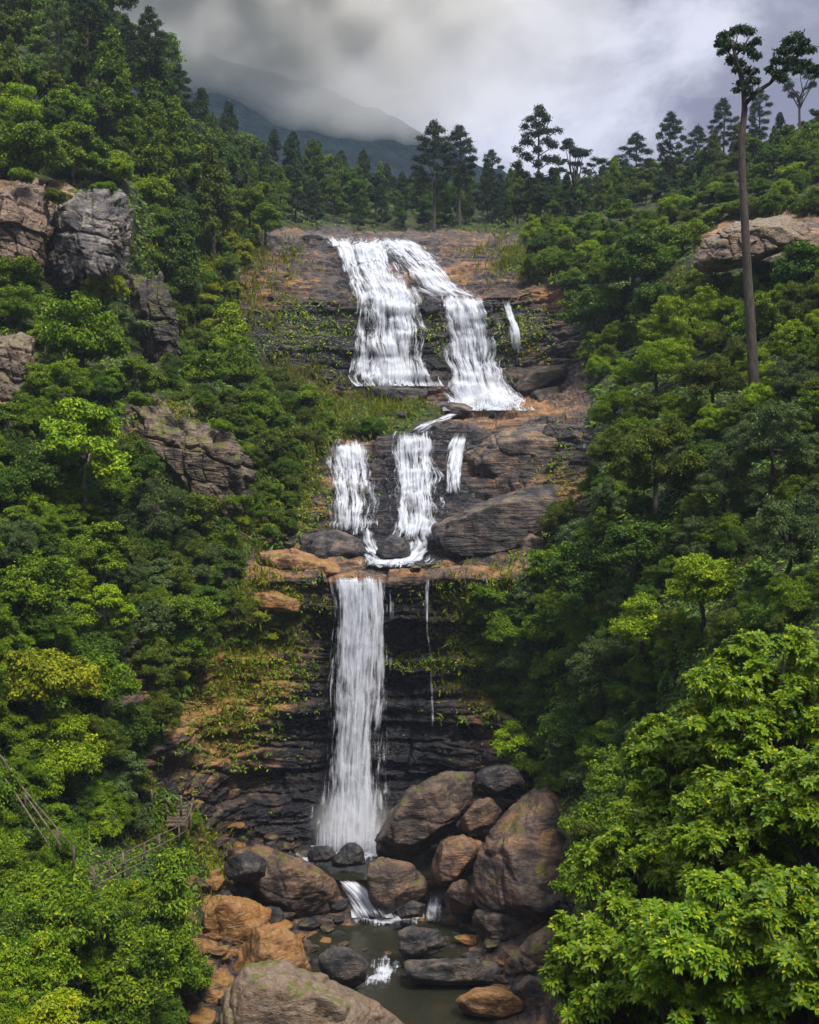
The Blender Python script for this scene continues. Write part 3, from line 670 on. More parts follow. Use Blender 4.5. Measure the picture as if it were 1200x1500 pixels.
B('right of the two wet black rocks in front of the waterfall foot', [(484,1255),(500,1236),(520,1235),(537,1250),(536,1268),(510,1272),(488,1268)], 57.2, 1.4, M_bdark)
B('dark rock on the right bank of the small right cascade', [(652,1330),(655,1300),(680,1288),(705,1300),(700,1335),(670,1345)], 53.6, 1.6, M_boulder)
B('low wet rock between the small right cascade and the pool below it', [(576,1330),(600,1318),(622,1325),(618,1342),(590,1345)], 53.5, 1, M_bdark)
B('dark rough boulder standing in the middle of the lower pool', [(572,1392),(580,1366),(605,1357),(640,1362),(656,1385),(650,1402),(600,1408)], 49.4, 1.8, M_bdark, noise=.07)
B('dark brown rounded boulder at the left edge of the lower pool', [(464,1425),(470,1398),(488,1386),(515,1390),(538,1410),(541,1432),(515,1444),(480,1440)], 47, 1.8, M_bdark)
B('large orange brown faceted boulder on the left bank', [(342,1425),(345,1390),(375,1360),(410,1357),(440,1380),(452,1415),(445,1432),(380,1440)], 46.5, 3, M_borange, [(365,1380,1.6),(420,1400,1.6)])
B('massive pale tan boulder with grass at its left side at the bottom of the photo', [(322,1490),(332,1440),(360,1419),(410,1415),(480,1440),(540,1468),(590,1503),(610,1560,1),(470,1640),(300,1600),(300,1520)], 40.5, 5, M_bgrey, [(400,1440,.5),(500,1480,.8)], k=6, noise=.03)
B('flat orange topped rock standing in the water at bottom right of the pool', [(664,1467),(700,1449),(745,1446),(779,1464),(781,1486),(740,1496),(690,1488)], 44.8, 2.4, M_borange)
B('long flat wet slab with orange patches lying across the stream', [(578,1425),(600,1408),(660,1404),(735,1408),(752,1425),(740,1440),(650,1444),(590,1438)], 47.6, 2, M_bdark)
B('squarish orange stone at the lower left bank', [(287,1470),(287,1432),(310,1418),(338,1425),(345,1455),(330,1478),(300,1482)], 44, 1.8, M_borange)
B('broad cracked orange slab rising out of the left bank', [(285,1385),(292,1330),(330,1306),(375,1310),(392,1335),(380,1370),(340,1395),(300,1402)], 49.5, 3, M_borange, k=6, noise=.05)
B('long brown bedrock hump sloping down to the left cascade', [(335,1230,1),(390,1242,1),(450,1268),(500,1292),(516,1325),(500,1342),(440,1350),(380,1325),(340,1290)], 54.8, 3.5, M_boulder, k=6, noise=.06)
B('dark square block overhanging the left bank below the handrail', [(328,1285),(330,1254),(355,1248),(388,1256),(388,1282),(365,1292)], 52.5, 2, M_bdark)
B('brown knobbly rock under the huge tilted boulder', [(688,1355),(700,1330),(745,1328),(795,1345),(800,1375),(760,1388),(710,1382)], 51.5, 2.2, M_boulder, noise=.08)
B('dark sloping rock on the right bank beside the lower pool', [(740,1420),(775,1375),(815,1350),(870,1350),(880,1420),(850,1450),(790,1450)], 47.5, 3, M_boulder, k=6, noise=.05)
B('dark mossy boulder above the huge tilted boulder at the cliff foot', [(694,1150),(705,1125),(735,1118),(765,1130),(768,1160),(735,1172)], 57, 2, M_bdark)
B('small brown rock on the right bank above the flat orange rock', [(752,1450),(775,1430),(815,1435),(830,1465),(800,1490),(765,1480)], 44.5, 2, M_boulder)
# on the middle ledge
B('dark rounded boulder on the ledge at the left foot of the middle waterfall', [(437,810),(445,790),(480,779),(520,782),(540,800),(538,826),(500,834),(455,828)], 66.6, 3, M_bdark)
B('small dark boulder between two strands of water on the middle ledge', [(545,808),(556,791),(580,786),(604,794),(608,810),(590,822),(560,821)], 66.9, 1.8, M_bdark)
B('big smooth dark slab boulder at the right foot of the middle waterfall', [(612,806),(640,762),(690,727),(760,718),(835,716,1),(858,722,1),(806,765),(790,802),(740,826),(660,832),(618,826)], 67.6, 4.5, M_slab, [(690,750,1.2)], k=6, noise=.03, seed=4)
B('great rounded dark rock bulge at the upper right of the middle waterfall', [(676,700),(690,668),(722,640),(780,626),(832,632),(850,660),(842,692),(800,712),(735,716)], 74, 5, M_slab, [(760,670,2.6)], k=6, noise=.04, seed=8)
B('small tan boulder at the right end of the middle ledge', [(750,812),(756,790),(775,782),(796,790),(798,818),(775,830)], 65.8, 1.8, M_bgrey)
B('orange topped flat slab above the big smooth dark slab boulder', [(735,728),(790,712),(850,702),(870,712),(850,728),(780,742)], 72.5, 3, M_borange)
B('low black rock at the foot of the broad upper waterfall', [(527,580),(545,567),(590,564),(620,572),(624,584),(580,592)], 92.5, 2.4, M_bdark)
B('long flat dark rock between the two upper waterfalls and the green tongue', [(612,600),(640,588),(680,592),(702,603),(690,613),(640,616)], 90.5, 3, M_bdark)
B('brown angular rock right of the foot of the right upper waterfall', [(742,575),(755,550),(790,540),(832,533),(838,550),(800,570),(765,585)], 93, 3.4, M_boulder)
B('tan mossy rock below the brown angular rock near the right upper waterfall', [(768,588),(785,572),(815,568),(832,582),(820,600),(785,602)], 91, 2.6, M_boulder)
B('dark mossy rock on the brink left of the uppermost stream', [(436,358),(445,342),(468,339),(484,348),(482,360),(455,364)], 112, 3, M_bdark)
B('small dark rock splitting the water on the uppermost brink', [(511,360),(518,348),(532,346),(541,354),(538,366),(522,370)], 111.5, 2, M_bdark)
B('low dark rock midway between the two upper waterfalls', [(608,450),(620,435),(640,432),(652,440),(650,458),(625,464)], 98.5, 2.4, M_bdark)
B('orange topped slab lying on the left half of the middle ledge', [(372,838),(385,812),(430,806),(490,826),(505,840),(470,862),(400,862)], 63.5, 3.5, M_borange, k=6)
B('second orange slab below the left half of the middle ledge', [(340,880),(350,862),(400,866),(450,884),(440,898),(380,894)], 60.6, 2, M_borange)
B('grey orange outcrop high on the right slope behind the tall bare trunk', [(1020,385),(1035,352),(1080,328),(1150,320),(1195,330),(1190,350),(1120,372),(1060,400),(1030,405)], 74, 5, M_bgrey, k=7, noise=.05, block=.10)
M_cragd = rock_mat('crag dark', gen=True, dark=(.025,.02,.02), mid=(.05,.038,.03), tan=(.16,.11,.072), layered=True, bias=.0, mossb=.1)
M_cragw = rock_mat('crag warm', gen=True, dark=(.03,.024,.022), mid=(.15,.09,.045), tan=(.36,.20,.085), layered=True, bias=.08, mossb=.08)
# fractured grey cliffs standing out of the left slope
def crag(label, outline, Y, thick, mat, front=(), **kw): return boulder(label, outline, Y, thick, mat, front, name='crag', cat='cliff', k=7, noise=.06, **{'block': .22, **kw})
crag('grey and white rock cliff with an overhang on the left slope', [(78,300,1),(120,278,2),(185,285,2),(192,330,1),(195,395,1),(160,412),(110,400),(70,418),(66,350)], 76.5, 6, rock_mat('crag grey', gen=True, dark=(.03,.028,.03), mid=(.08,.07,.07), tan=(.26,.225,.21), layered=False, bias=.0), [(90,310,1.5),(170,390,2)], sharp=22)
crag('tan and grey rock pillar at the left edge beside the overhanging cliff', [(-30,262),(30,258),(66,275),(70,340),(60,400),(30,420),(-30,420)], 75.5, 6, rock_mat('crag tan', gen=True, dark=(.05,.035,.03), mid=(.09,.06,.045), tan=(.22,.15,.11), layered=False, bias=.12), sharp=22)
crag('brown rock face at the left edge below the grey cliffs', [(-40,500),(20,490),(48,500),(52,560),(35,600),(-40,610)], 64, 5, M_bgrey, sharp=22)
crag('wide dark and tan fractured cliff on the mossy slope left of the middle waterfall', [(185,610),(215,585),(270,590),(330,625),(362,680),(352,745),(300,750),(250,712),(205,670)], 65.5, 4, M_cragd, sharp=50, block=.28)
crag('dark creviced rock wall below the dark rounded tree right of the grey cliff', [(196,415),(235,405),(262,470),(262,540),(215,545),(192,480)], 77.5, 4, M_cragd, sharp=50, block=.28)
# loose stones: one prototype per shape, copied
stones = []
for i in range(5):
    r_ = random.Random(40+i); pts = [(r_.gauss(0, .5), r_.gauss(0, .5), r_.gauss(0, .35)) for _ in range(14)]
    P, Fc, c = hull_shape(pts, 4, 34, .05, 300+i, 5); stones.append([mesh_np('stone', P, Fc, [m_], smooth=True) for m_ in (M_borange, M_boulder, M_bdark)])
SLM = [('the pale bottom boulder',450,1460),('the big orange faceted boulder',395,1400),('the cracked orange slab',335,1350),('the brown bedrock hump',440,1300),('the dark square block',358,1270),('the two wet black rocks',495,1254),('the reddish mid-stream boulder',575,1300),
    ('the left cascade',525,1315),('the right cascade',636,1325),('the pool-middle boulder',612,1382),('the pool-edge brown boulder',502,1415),('the long wet slab',665,1425),('the flat orange water rock',722,1467),('the huge tilted boulder',780,1250),('the pointed dark boulder',625,1195),
    ('the knobbly brown rock',745,1357),('the right bank rock',810,1400),('the squarish orange stone',312,1450),('the wooden steps',255,1200),('the middle ledge boulder',488,805),('the cliff foot',400,1225),('the upper falls basin',600,575)]
def stone(px, py, r, mi, water=False):
    Y = depth(px, py) if not water else 20.55*F/(py-750)
    x, y, zz = W(px, py, Y); s = r*Y/F*1.5
    o = link('stone', random.choice(stones)[mi], loc=(x, y, zz+s*.32), rz=random.uniform(0, 6.28), sc=(s*random.uniform(.9, 1.3), s*random.uniform(.8, 1.2), s*random.uniform(.7, 1)))
    cw = ('orange', 'brown', 'wet black')[mi]; lm = min(SLM, key=lambda l: math.hypot(l[1]-px, l[2]-py)); a = math.degrees(math.atan2(lm[2]-py, px-lm[1])) % 360
    dr = ['right of', 'upper right of', 'above', 'upper left of', 'left of', 'lower left of', 'below', 'lower right of'][int((a+22.5)//45) % 8]
    LBL.append((o, px/1000)); return tag(o, ('small ' if r < 7 else '')+cw+' stone '+dr+' '+lm[0], 'stone', cw+' loose stones along the stream')
for px, py, r, mi in [(405,1352,20,2),(430,1335,16,1),(455,1362,14,2),(395,1385,14,1),(480,1368,13,1),(440,1378,12,0),(500,1375,12,2),(420,1300,18,1),(455,1395,12,1),(475,1385,9,0),(370,1345,16,1),
    (275,1400,20,0),(300,1395,16,0),(265,1440,20,0),(270,1480,22,1),(300,1500,20,0),(345,1400,10,0),(390,1440,10,1),(455,1440,10,0),(330,1470,10,1),(310,1300,16,0),(290,1300,12,1),(350,1300,14,0),(400,1230,12,1),(380,1222,10,2),(345,1215,12,0),(425,1232,8,2),
    (540,1250,12,1),(560,1290,12,0),(595,1262,10,1),(640,1215,12,0),(655,1285,12,1),(665,1265,10,0),(620,1275,9,1),(600,1345,8,2),(700,1345,16,1),(720,1390,14,1),(685,1385,12,0),(670,1375,9,2),(660,1392,8,2),(690,1405,10,2),
    (755,1400,14,1),(700,1420,8,0),(630,1415,7,2),(560,1395,6,2),(545,1440,7,2),(580,1445,8,2),(640,1450,10,1),(735,1440,10,1),(795,1340,14,1),(820,1390,16,1),(740,1180,12,1),(750,1200,10,1),(725,1160,12,0),(700,1180,10,0),(770,1150,12,1),
    (410,790,8,1),(395,795,7,0),(425,800,8,2),(385,790,6,1),(540,770,7,2),(610,835,8,1),(640,838,8,1),(480,838,7,1),(590,610,8,2),(720,612,8,2),(480,560,7,1),(500,572,6,2),(740,600,6,1)]:
    stone(px, py, r, mi)
rs_ = random.Random(5)
for i in range(150):
    px = rs_.uniform(262, 500); py = 1235+rs_.random()*255
    stone(px, py, 4+11*rs_.random()**1.6, rs_.choice((0, 0, 1, 1, 2)) if px < 400 else rs_.choice((1, 2, 2, 1, 0)))
for i in range(55):
    px = rs_.uniform(640, 850); py = 1200+rs_.random()*270
    stone(px, py, 4+10*rs_.random()**1.6, rs_.choice((0, 1, 1, 2)))
for i in range(40):
    px = rs_.uniform(480, 780); py = 1345+rs_.random()*110
    stone(px, py, rs_.uniform(3, 7), rs_.choice((1, 2, 2)), water=True)

# ------------------------------------------------------------------ water
def pool(name, poly, zrel, Yof):
    """flat water sheet; poly in world x, y"""
    bm = bmesh.new(); f = bm.faces.new([bm.verts.new((x, y, zrel+CZ)) for x, y in poly]); bmesh.ops.triangulate(bm, faces=[f])
    me = bpy.data.meshes.new(name); bm.to_mesh(me); bm.free(); me.materials.append(M_stream); tag(link(name, me), kind='structure')
pool('stream', [(-14, 28), (14, 28), (14, 55.6), (-14, 55.6)], -20.55, None)
pool('plunge_pool', [(-10.5, 55.7), (5.5, 55.7), (6, 62.5), (-10.5, 62.5)], -18.75, None)
pool('ledge_pool', [(-7, 64.4), (3.5, 64.4), (3, 70), (-7, 70)], -3.1, None)
def smooth1(a, n=1):
    for _ in range(n): a = np.concatenate([a[:1], (a[:-2]+2*a[1:-1]+a[2:])/4, a[-1:]])
    return a
def falls(name, label, pts, off=.35, free=False, layers=2, dens=.5, bulge=.18, seed=0, nx=None, Yv=None, rough=.16, parent=None):
    """sheet of falling water. pts: (px, py, half width[, Y][, density]); follows the rock a little in front of it"""
    pts = [tuple(p) for p in pts]; pys = np.array([p[1] for p in pts], float)
    T_ = np.concatenate([[0], np.cumsum(np.hypot(np.diff([p[0] for p in pts]), np.diff(pys)))]); n = max(12, int(T_[-1]/1.6))
    t = np.linspace(0, T_[-1], n); cx = smooth1(np.interp(t, T_, [p[0] for p in pts]), 4); cyy = np.interp(t, T_, pys); hw = smooth1(np.interp(t, T_, [p[2] for p in pts]), 4)
    dn = np.interp(t, T_, [p[3] if len(p) > 3 else dens for p in pts])
    m = nx or max(9, int(hw.max()*2/1.5)); u = np.linspace(-1, 1, m); objs = []
    root = None
    for L_ in range(layers):
        rr = np.random.default_rng(seed+L_*11)
        U, Tt = np.meshgrid(u, np.arange(n)); edgew = (1.05+.22*fbm(np.stack([Tt*.018, np.sign(U)*3.3, U*0+seed+L_], -1), 3, 5)) if free else (1.12+.42*fbm(np.stack([Tt*.07, np.sign(U)*3.3, U*0+seed+L_], -1), 4, 5))
        PXs = cx[:, None]+U*hw[:, None]*edgew; PYs = np.repeat(cyy[:, None], m, 1)
        if free: Ys = np.interp(PYs, [pys[0], pys[0]+8, pys[-1]], Yv)
        else:
            Ys = np.array([[depth_min(a, b_, 5) for a, b_ in zip(ra, rb)] for ra, rb in zip(PXs, PYs)])
            for _ in range(5): Ys[1:-1, 1:-1] = (Ys[1:-1, 1:-1]*2+Ys[:-2, 1:-1]+Ys[2:, 1:-1]+Ys[1:-1, :-2]+Ys[1:-1, 2:])/6
        um = U*hw[:, None]*Ys/F; X = (PXs-600)/F*Ys; Zz = (750-PYs)/F*Ys
        ds = np.sqrt(np.gradient(Ys, axis=0)**2+np.gradient(Zz, axis=0)**2); vm = np.cumsum(ds, 0)
        q_ = np.stack([um*1.8, vm*.22, um*0+seed+L_*5], -1); fold = fbm(q_, 4, seed+3)
        Ys = Ys-off-L_*.28-bulge*(1-U**2)-fold*rough*2
        X = (PXs-600)/F*Ys*0+X; V = np.stack([X, Ys, Zz+CZ+ (0 if free else .08)], -1).reshape(-1, 3)
        idx = np.arange(n*m).reshape(n, m); fa = np.stack([idx[:-1, :-1], idx[1:, :-1], idx[1:, 1:], idx[:-1, 1:]], -1).reshape(-1, 4)
        edge = np.clip((1-np.abs(U))*1.7, 0, 1); endf = np.clip(np.minimum(Tt/8., (n-1-Tt)/12.+.1), 0, 1)
        me = mesh_np(name, V, fa, [M_fall], {'edge': (edge*endf).ravel(), 'dens': np.repeat(dn[:, None], m, 1).ravel()-(.12 if L_ else 0)}, smooth=True,
                     uv=np.stack([um.ravel()+L_*37+seed*3.3, vm.ravel()+seed*7], -1))
        if root is None: root = tag(link(name, me), label, 'waterfall', kind='structure')
        else: link('water_veil', me, root)
    return root
falls('waterfall', 'tall white lowest waterfall dropping free in front of the black cliff', [(525,842,46,.72),(526,850,47,.7),(528,880,48,.66),(529,905,49,.62),(526,960,46,.62),(524,1020,43,.62),(521,1080,42,.64),(518,1150,42,.66),(515,1200,44,.76),(513,1242,50,.92)], free=True, Yv=[61.6, 61.0, 60.2], off=0, layers=3, bulge=.25, seed=2, rough=.12)
falls('waterfall', 'faint veil of spray right of the lowest waterfall', [(560,900,14,.35),(562,960,10,.3),(562,1060,14,.35),(562,1130,16,.35),(560,1180,14,.3)], layers=1, seed=3)
falls('waterfall', 'thin trickle down the black cliff right of the lowest waterfall', [(626,850,3,.7),(625,880,2.5,.6),(626,930,3,.55),(632,965,2.5,.5),(633,1040,5,.5),(634,1080,6,.4)], layers=1, off=.25, seed=4)
falls('waterfall', 'faint film of water at the left foot of the black cliff', [(462,1168,10,.3),(462,1200,12,.35),(460,1222,14,.4)], layers=1, seed=5)
falls('waterfall', 'broad left strand of the upper waterfall falling over two steps', [(545,350,34,.7),(540,362,36,.66),(545,385,34,.62),(556,410,40,.62),(570,433,46,.74),(573,470,44,.6),(577,515,48,.6),(580,545,52,.7),(580,568,58,.95)], seed=6, layers=2, off=.45)
falls('waterfall', 'narrow left runnel of the upper waterfall along the rock', [(496,348,20,.8),(508,368,16,.7),(516,392,14,.66),(523,418,12,.66),(529,438,13,.62),(528,470,10,.5),(528,520,11,.42),(522,558,22,.6)], seed=7, layers=1)
falls('waterfall', 'slanting chute feeding the right strand of the upper waterfall', [(572,351,22,.75),(592,364,34,.64),(612,385,36,.6),(630,405,34,.64),(645,424,30,.72),(668,437,34,.8)], seed=8, layers=2)
falls('waterfall', 'tall right strand of the upper waterfall', [(674,434,36,.85),(680,450,36,.68),(687,490,37,.6),(692,530,42,.6),(700,560,48,.7),(708,582,52,.85),(712,604,56,.98)], seed=9, layers=2, off=.45)
falls('waterfall', 'thin lace of water crossing the rock between the two upper strands', [(575,380,14,.45),(592,410,14,.4),(606,436,12,.4)], seed=29, layers=1)
falls('waterfall', 'faint veil of water left of the right upper strand', [(655,462,8,.35),(653,500,10,.35),(652,545,12,.4)], seed=10, layers=1)
falls('waterfall', 'thin separate thread of water at the far right of the upper cliff', [(740,440,6,.75),(745,458,7,.7),(750,475,7,.65),(755,492,12,.6),(757,515,10,.45),(756,530,10,.35)], seed=11, layers=1)
falls('waterfall', 'left strand of the middle waterfall with a wide thin right half', [(513,645,28,.72),(512,665,31,.66),(515,700,37,.54),(518,740,42,.52),(518,765,40,.56),(515,785,36,.7)], seed=12, off=.35)
falls('waterfall', 'central bright strand of the middle waterfall', [(606,634,24,.82),(606,650,30,.68),(608,690,37,.6),(611,730,42,.58),(612,765,38,.62),(608,792,28,.8)], seed=13, off=.35)
falls('waterfall', 'narrow curved right strand of the middle waterfall', [(677,636,12,.75),(672,655,15,.66),(666,680,14,.62),(664,705,14,.6),(668,732,12,.6)], seed=14, layers=1)
falls('rapids', 'white water running round the small dark boulder on the middle ledge', [(540,770,13,.5),(545,800,14,.55),(555,816,20,.62),(575,829,34,.66)], seed=15, layers=1, off=.25, bulge=.1)
falls('rapids', 'white water spreading over the ledge right of the small dark boulder', [(604,785,26,.66),(609,800,28,.6),(600,815,38,.64),(582,832,50,.7)], seed=25, layers=1, off=.25, bulge=.1)
falls('waterfall', 'lacy thin water between the left strand and centre of the middle waterfall', [(545,690,10,.3),(548,740,14,.34),(545,785,16,.45)], seed=26, layers=1)
falls('waterfall', 'lacy thin water left of the broad strand of the upper waterfall', [(540,440,9,.5),(538,490,9,.4),(534,560,14,.6)], seed=27, layers=1)
falls('waterfall', 'thin side stream along the slanting chute of the upper waterfall', [(600,362,7,.55),(625,385,9,.5),(640,402,9,.5)], seed=28, layers=1)
falls('foam', 'white foam spreading over the ledge just above the lowest waterfall', [(578,808,30,.55),(576,818,44,.7),(570,828,44,.68),(562,838,36,.5)], seed=33, layers=1, off=.2, bulge=.05)
falls('rapids', 'sliding water from the upper basin to the middle waterfall', [(672,604,10,.6),(650,615,10,.6),(628,624,12,.62),(608,636,18,.7)], seed=16, layers=1, off=.3)
falls('rapids', 'small thread of water behind the right end of the rock bulge', [(852,650,3,.7),(851,668,3,.6)], seed=17, layers=1, off=1.2)
def foam(label, pts, zr, dens=.7, name='foam', seed=0):
    """churned white water lying on a pool: pts in photo positions on the level zr"""
    cx = sum(p[0] for p in pts)/len(pts); cy_ = sum(p[1] for p in pts)/len(pts); n, m = 26, 60; V = []; E = []
    ang = np.linspace(0, 2*np.pi, m, endpoint=False); wp = []
    for p in pts: Y = -zr*F/(p[1]-750); wp.append(((p[0]-600)/F*Y, Y))
    wp = np.array(wp); c = wp.mean(0); pa = np.arctan2(wp[:, 1]-c[1], wp[:, 0]-c[0]); pr = np.hypot(*(wp-c).T); o = np.argsort(pa)
    rad = np.interp(ang, np.concatenate([pa[o]-2*np.pi, pa[o], pa[o]+2*np.pi]), np.tile(pr[o], 3))
    for i in range(n):
        t = (i+.001)/(n-1)
        for k in range(m):
            x = c[0]+math.cos(ang[k])*rad[k]*t; y = c[1]+math.sin(ang[k])*rad[k]*t; V.append((x, y)); E.append(1-t)
    V = np.array(V); E = np.array(E); h = .10+fbm(np.stack([V[:, 0]*2.2, V[:, 1]*2.2, V[:, 0]*0+seed], -1), 4, seed)*.16
    idx = np.arange(n*m).reshape(n, m); fa = np.stack([idx[:-1], idx[1:], np.roll(idx[1:], -1, 1), np.roll(idx[:-1], -1, 1)], -1).reshape(-1, 4)
    V3 = np.column_stack([V, zr+CZ+.03+np.clip(h, .0, 1)*(E > .02)])
    me = mesh_np(name, V3, fa, [M_fall], {'edge': np.clip(E*2.2, 0, 1), 'dens': np.full(len(E), dens)}, smooth=True, uv=np.column_stack([V[:, 0], V[:, 1]*3]))
    tag(link(name, me), label, 'foam', kind='structure')
foam('foam at the foot of the lowest waterfall', [(425,1243),(470,1240),(560,1240),(610,1250),(560,1262),(500,1258),(450,1270),(432,1262)], -18.7, .72, seed=1)
foam('foam below the left cascade', [(505,1345),(540,1332),(580,1335),(620,1348),(600,1358),(560,1356),(520,1352)], -20.5, .78, seed=2)
foam('foam below the right cascade', [(612,1337),(636,1332),(658,1337),(650,1345),(620,1346)], -20.5, .85, seed=3)
foam('foam where the stream breaks past the long flat slab', [(540,1405),(560,1395),(585,1405),(595,1425),(580,1442),(545,1455),(528,1448),(545,1425)], -20.5, .5, seed=4)
falls('cascade', 'left small cascade of the stream spreading like a fan', [(500,1283,10,.8),(510,1291,14,.75),(524,1305,19,.68),(538,1322,24,.7),(552,1342,34,.85)], free=True, Yv=[56.2, 55.9, 54.6], off=.2, layers=2, seed=18, bulge=.15)
falls('cascade', 'right small cascade of the stream between two brown boulders', [(637,1307,14,.8),(636,1318,15,.62),(635,1330,17,.65),(635,1342,21,.85)], free=True, Yv=[55.6, 55.4, 54.7], off=.2, layers=2, seed=19, bulge=.1)
falls('rapids', 'short run of white water left of the long flat slab', [(575,1408,9,.7),(568,1420,10,.75),(556,1432,16,.85),(548,1444,18,.7)], free=True, Yv=[49.4, 49.0, 47.6], off=.1, layers=1, seed=20, bulge=.05)
# spray at the foot of the falls
def spray(label, px, py, Y, rx, ry, rz, dens):
    D_, Fc = ico(4); P = D_*np.array([rx, ry, rz])*(1+.2*fbm(D_*1.5+px, 3, 3))[:, None]
    m, b = newmat('spray'); v = b.n('ShaderNodeVolumeScatter'); v.inputs['Color'].default_value = (.97, .98, 1, 1); tco = b.n('ShaderNodeTexCoord').outputs['Object']; ln = b.n('ShaderNodeVectorMath', operation='LENGTH'); b.nt.links.new(b.vscale(tco, (1/rx, 1/ry, 1/rz)), ln.inputs[0]); b.nt.links.new(b.math('MULTIPLY', b.ramp(ln.outputs['Value'], 0, .85, 1, 0), dens*2.2), v.inputs['Density'])
    o_ = b.n('ShaderNodeOutputMaterial'); b.nt.links.new(v.outputs[0], o_.inputs['Volume'])
    tag(link('spray', mesh_np('spray', P, Fc, [m], smooth=True), loc=W(px, py, Y)), label, 'spray', kind='stuff')
spray('mist of spray at the foot of the lowest waterfall', 515, 1205, 60.0, 3.2, 2.0, 2.6, .3)
spray('mist of spray at the foot of the right upper waterfall', 712, 575, 92.0, 3.0, 1.6, 1.9, .16)
spray('mist of spray at the foot of the broad upper waterfall', 580, 540, 92.5, 3.0, 1.2, 1.9, .12)
#@@PLANTS@@
# ------------------------------------------------------------------ plants
rbuf = np.zeros((zh, zw)); np.maximum.at(rbuf, (ii[ok], jj[ok]), rockf[ok])
def rocky(px, py):
    i = int(min(max((py+500)/HB, 0), zh-1)); j = int(min(max((px+600)/HB, 0), zw-1)); return rbuf[max(0, i-1):i+2, max(0, j-1):j+2].max() > .4
# --- tall bare trunk tree on the right
def tall_tree():
    Y = depth(1105, 600)-.5; org = Vector(W(1107, 600, Y))
    def q_(px, py, dy=0): return Vector(W(px, py, Y+dy))-org
    k = Y/F
    pth = [(1107,600,8.4),(1103,540,7.6),(1100,480,7.2),(1095,400,6.4),(1091,320,5.7),(1087,250,5.2),(1087,200,4.7),(1091,160,4.4),(1089,125,3.8),(1080,90,3.0),(1072,62,2.2)]
    bigp = [(*q_(a, b_), c*k) for a, b_, c in pth]
    boughs = [[(1092,152,3.8),(1108,135,3.2),(1128,122,2.8),(1145,105,2.2),(1160,84,1.6),(1172,68,1)], [(1089,125,2.4),(1098,112,1.6),(1106,98,1)], [(1080,90,2),(1066,76,1.4),(1058,60,.9)], [(1078,82,1.8),(1092,64,1.2),(1100,50,.8)],
              [(1145,105,1.6),(1165,102,1.2),(1186,96,.8)], [(1128,122,1.6),(1136,104,1.2),(1140,88,.8)], [(1089,135,1.4),(1080,128,1)], [(1075,70,1.4),(1080,56,.9),(1078,46,.6)], [(1160,84,1.2),(1178,80,.8)]]
    rr = random.Random(3); bp = [[(*(q_(a, b_, rr.uniform(-1, 1) if i else 0)), max(c, .9)*k) for i, (a, b_, c) in enumerate(bb)] for bb in boughs]
    cl = []
    for a, b_, r in [(1055,62,9),(1063,50,9),(1075,44,8),(1088,44,8),(1099,46,8),(1106,58,7),(1058,74,6),(1070,66,8),(1082,72,7),(1096,72,8),(1106,78,7),(1112,82,5),(1072,88,7),(1084,92,7),(1078,100,5),(1094,104,6),(1086,124,7),(1098,116,6),(1106,104,6),(1080,132,5),(1096,128,6),(1110,118,6),(1100,138,5),
                     (1138,90,8),(1146,74,8),(1156,60,9),(1168,54,9),(1180,60,8),(1186,74,7),(1172,74,8),(1160,74,7),(1150,88,8),(1162,92,7),(1178,92,8),(1190,100,8),(1198,108,6),(1168,104,6),(1140,108,7),(1130,100,6),(1154,100,6),(1146,118,5)]:
        for _ in range(2):
            c = q_(a+rr.uniform(-3, 3), b_+rr.uniform(-3, 3), rr.uniform(-1.6, 1.6)); cl.append((c.x, c.y, c.z, r*k*.95, r*k*.95, r*k*.6))
    o = link('tall_tree', None, loc=org); link('trunk', tubes('trunk', [bigp], M_bark, 12), o)
    for bpth in bp: link('branch', tubes('branch', [bpth], M_bark, 7), o)
    link('crown', crown('crown', cl, 9000, .2, .09, PAL['pine'], 5, jit=1.1, shell=.6), o)
    tag(o, 'very tall slender tree with a bare trunk and a forked open crown at the right', 'tree')
tall_tree()

# --- named skyline trees
def sky_tree(kind, px, top, base, Y, label, fat=1., v=None): put_tall(kind, 'pine', px, top, base, Y, label, 'trees standing up on the skyline', fat=fat, name='skyline_tree', v=v)
sky_tree('tufted', 790, 154, 345, 128, 'tallest open tufted tree right of centre on the skyline', v=0)
sky_tree('tufted', 635, 177, 330, 140, 'left one of the pair of tall dark trees above the upper waterfall', 1.05, v=1)
sky_tree('tufted', 673, 184, 325, 142, 'right one of the pair of tall dark trees above the upper waterfall', 1.2, v=2)
sky_tree('tufted', 720, 219, 330, 145, 'shorter dark tree standing between the dark pair and the tallest open tree', 1.0, v=0)
sky_tree('umbrella', 842, 206, 320, 138, 'flat crowned open tree just right of the tallest open tufted tree', 1.0, v=0)
sky_tree('umbrella', 878, 226, 320, 142, 'low flat crowned tree second to the right of the tallest tree', .9, v=1)
sky_tree('tufted', 931, 195, 310, 146, 'dense dark tree on the skyline midway between centre and right edge', 1.25, v=1)
sky_tree('tufted', 982, 164, 300, 130, 'slim open tufted tree on the skyline left of the tall bare trunk', .95, v=2)
sky_tree('tufted', 903, 228, 315, 150, 'small hazy tree just left of the dense dark skyline tree', 1.1, v=0)
sky_tree('tufted', 1022, 184, 290, 150, 'small rounded skyline tree two to the left of the tall bare trunk', 1.1, v=1)
sky_tree('tufted', 1060, 144, 260, 150, 'open tree partly behind the upper bare trunk', 1.0, v=2)
sky_tree('umbrella', 1172, 92, 215, 140, 'flat open tree behind the right fork of the tall bare tree', .8, v=2)
sky_tree('tufted', 1112, 128, 240, 150, 'small hazy tree just right of the tall bare trunk', 1.0, v=0)
sky_tree('tufted', 219, 10, 170, 104, 'tall open tufted tree on the upper left ridge against the cloud', .95, v=2)
sky_tree('tufted', 183, 20, 170, 107, 'second open tufted tree close left of the tall one on the upper left ridge', .85, v=0)
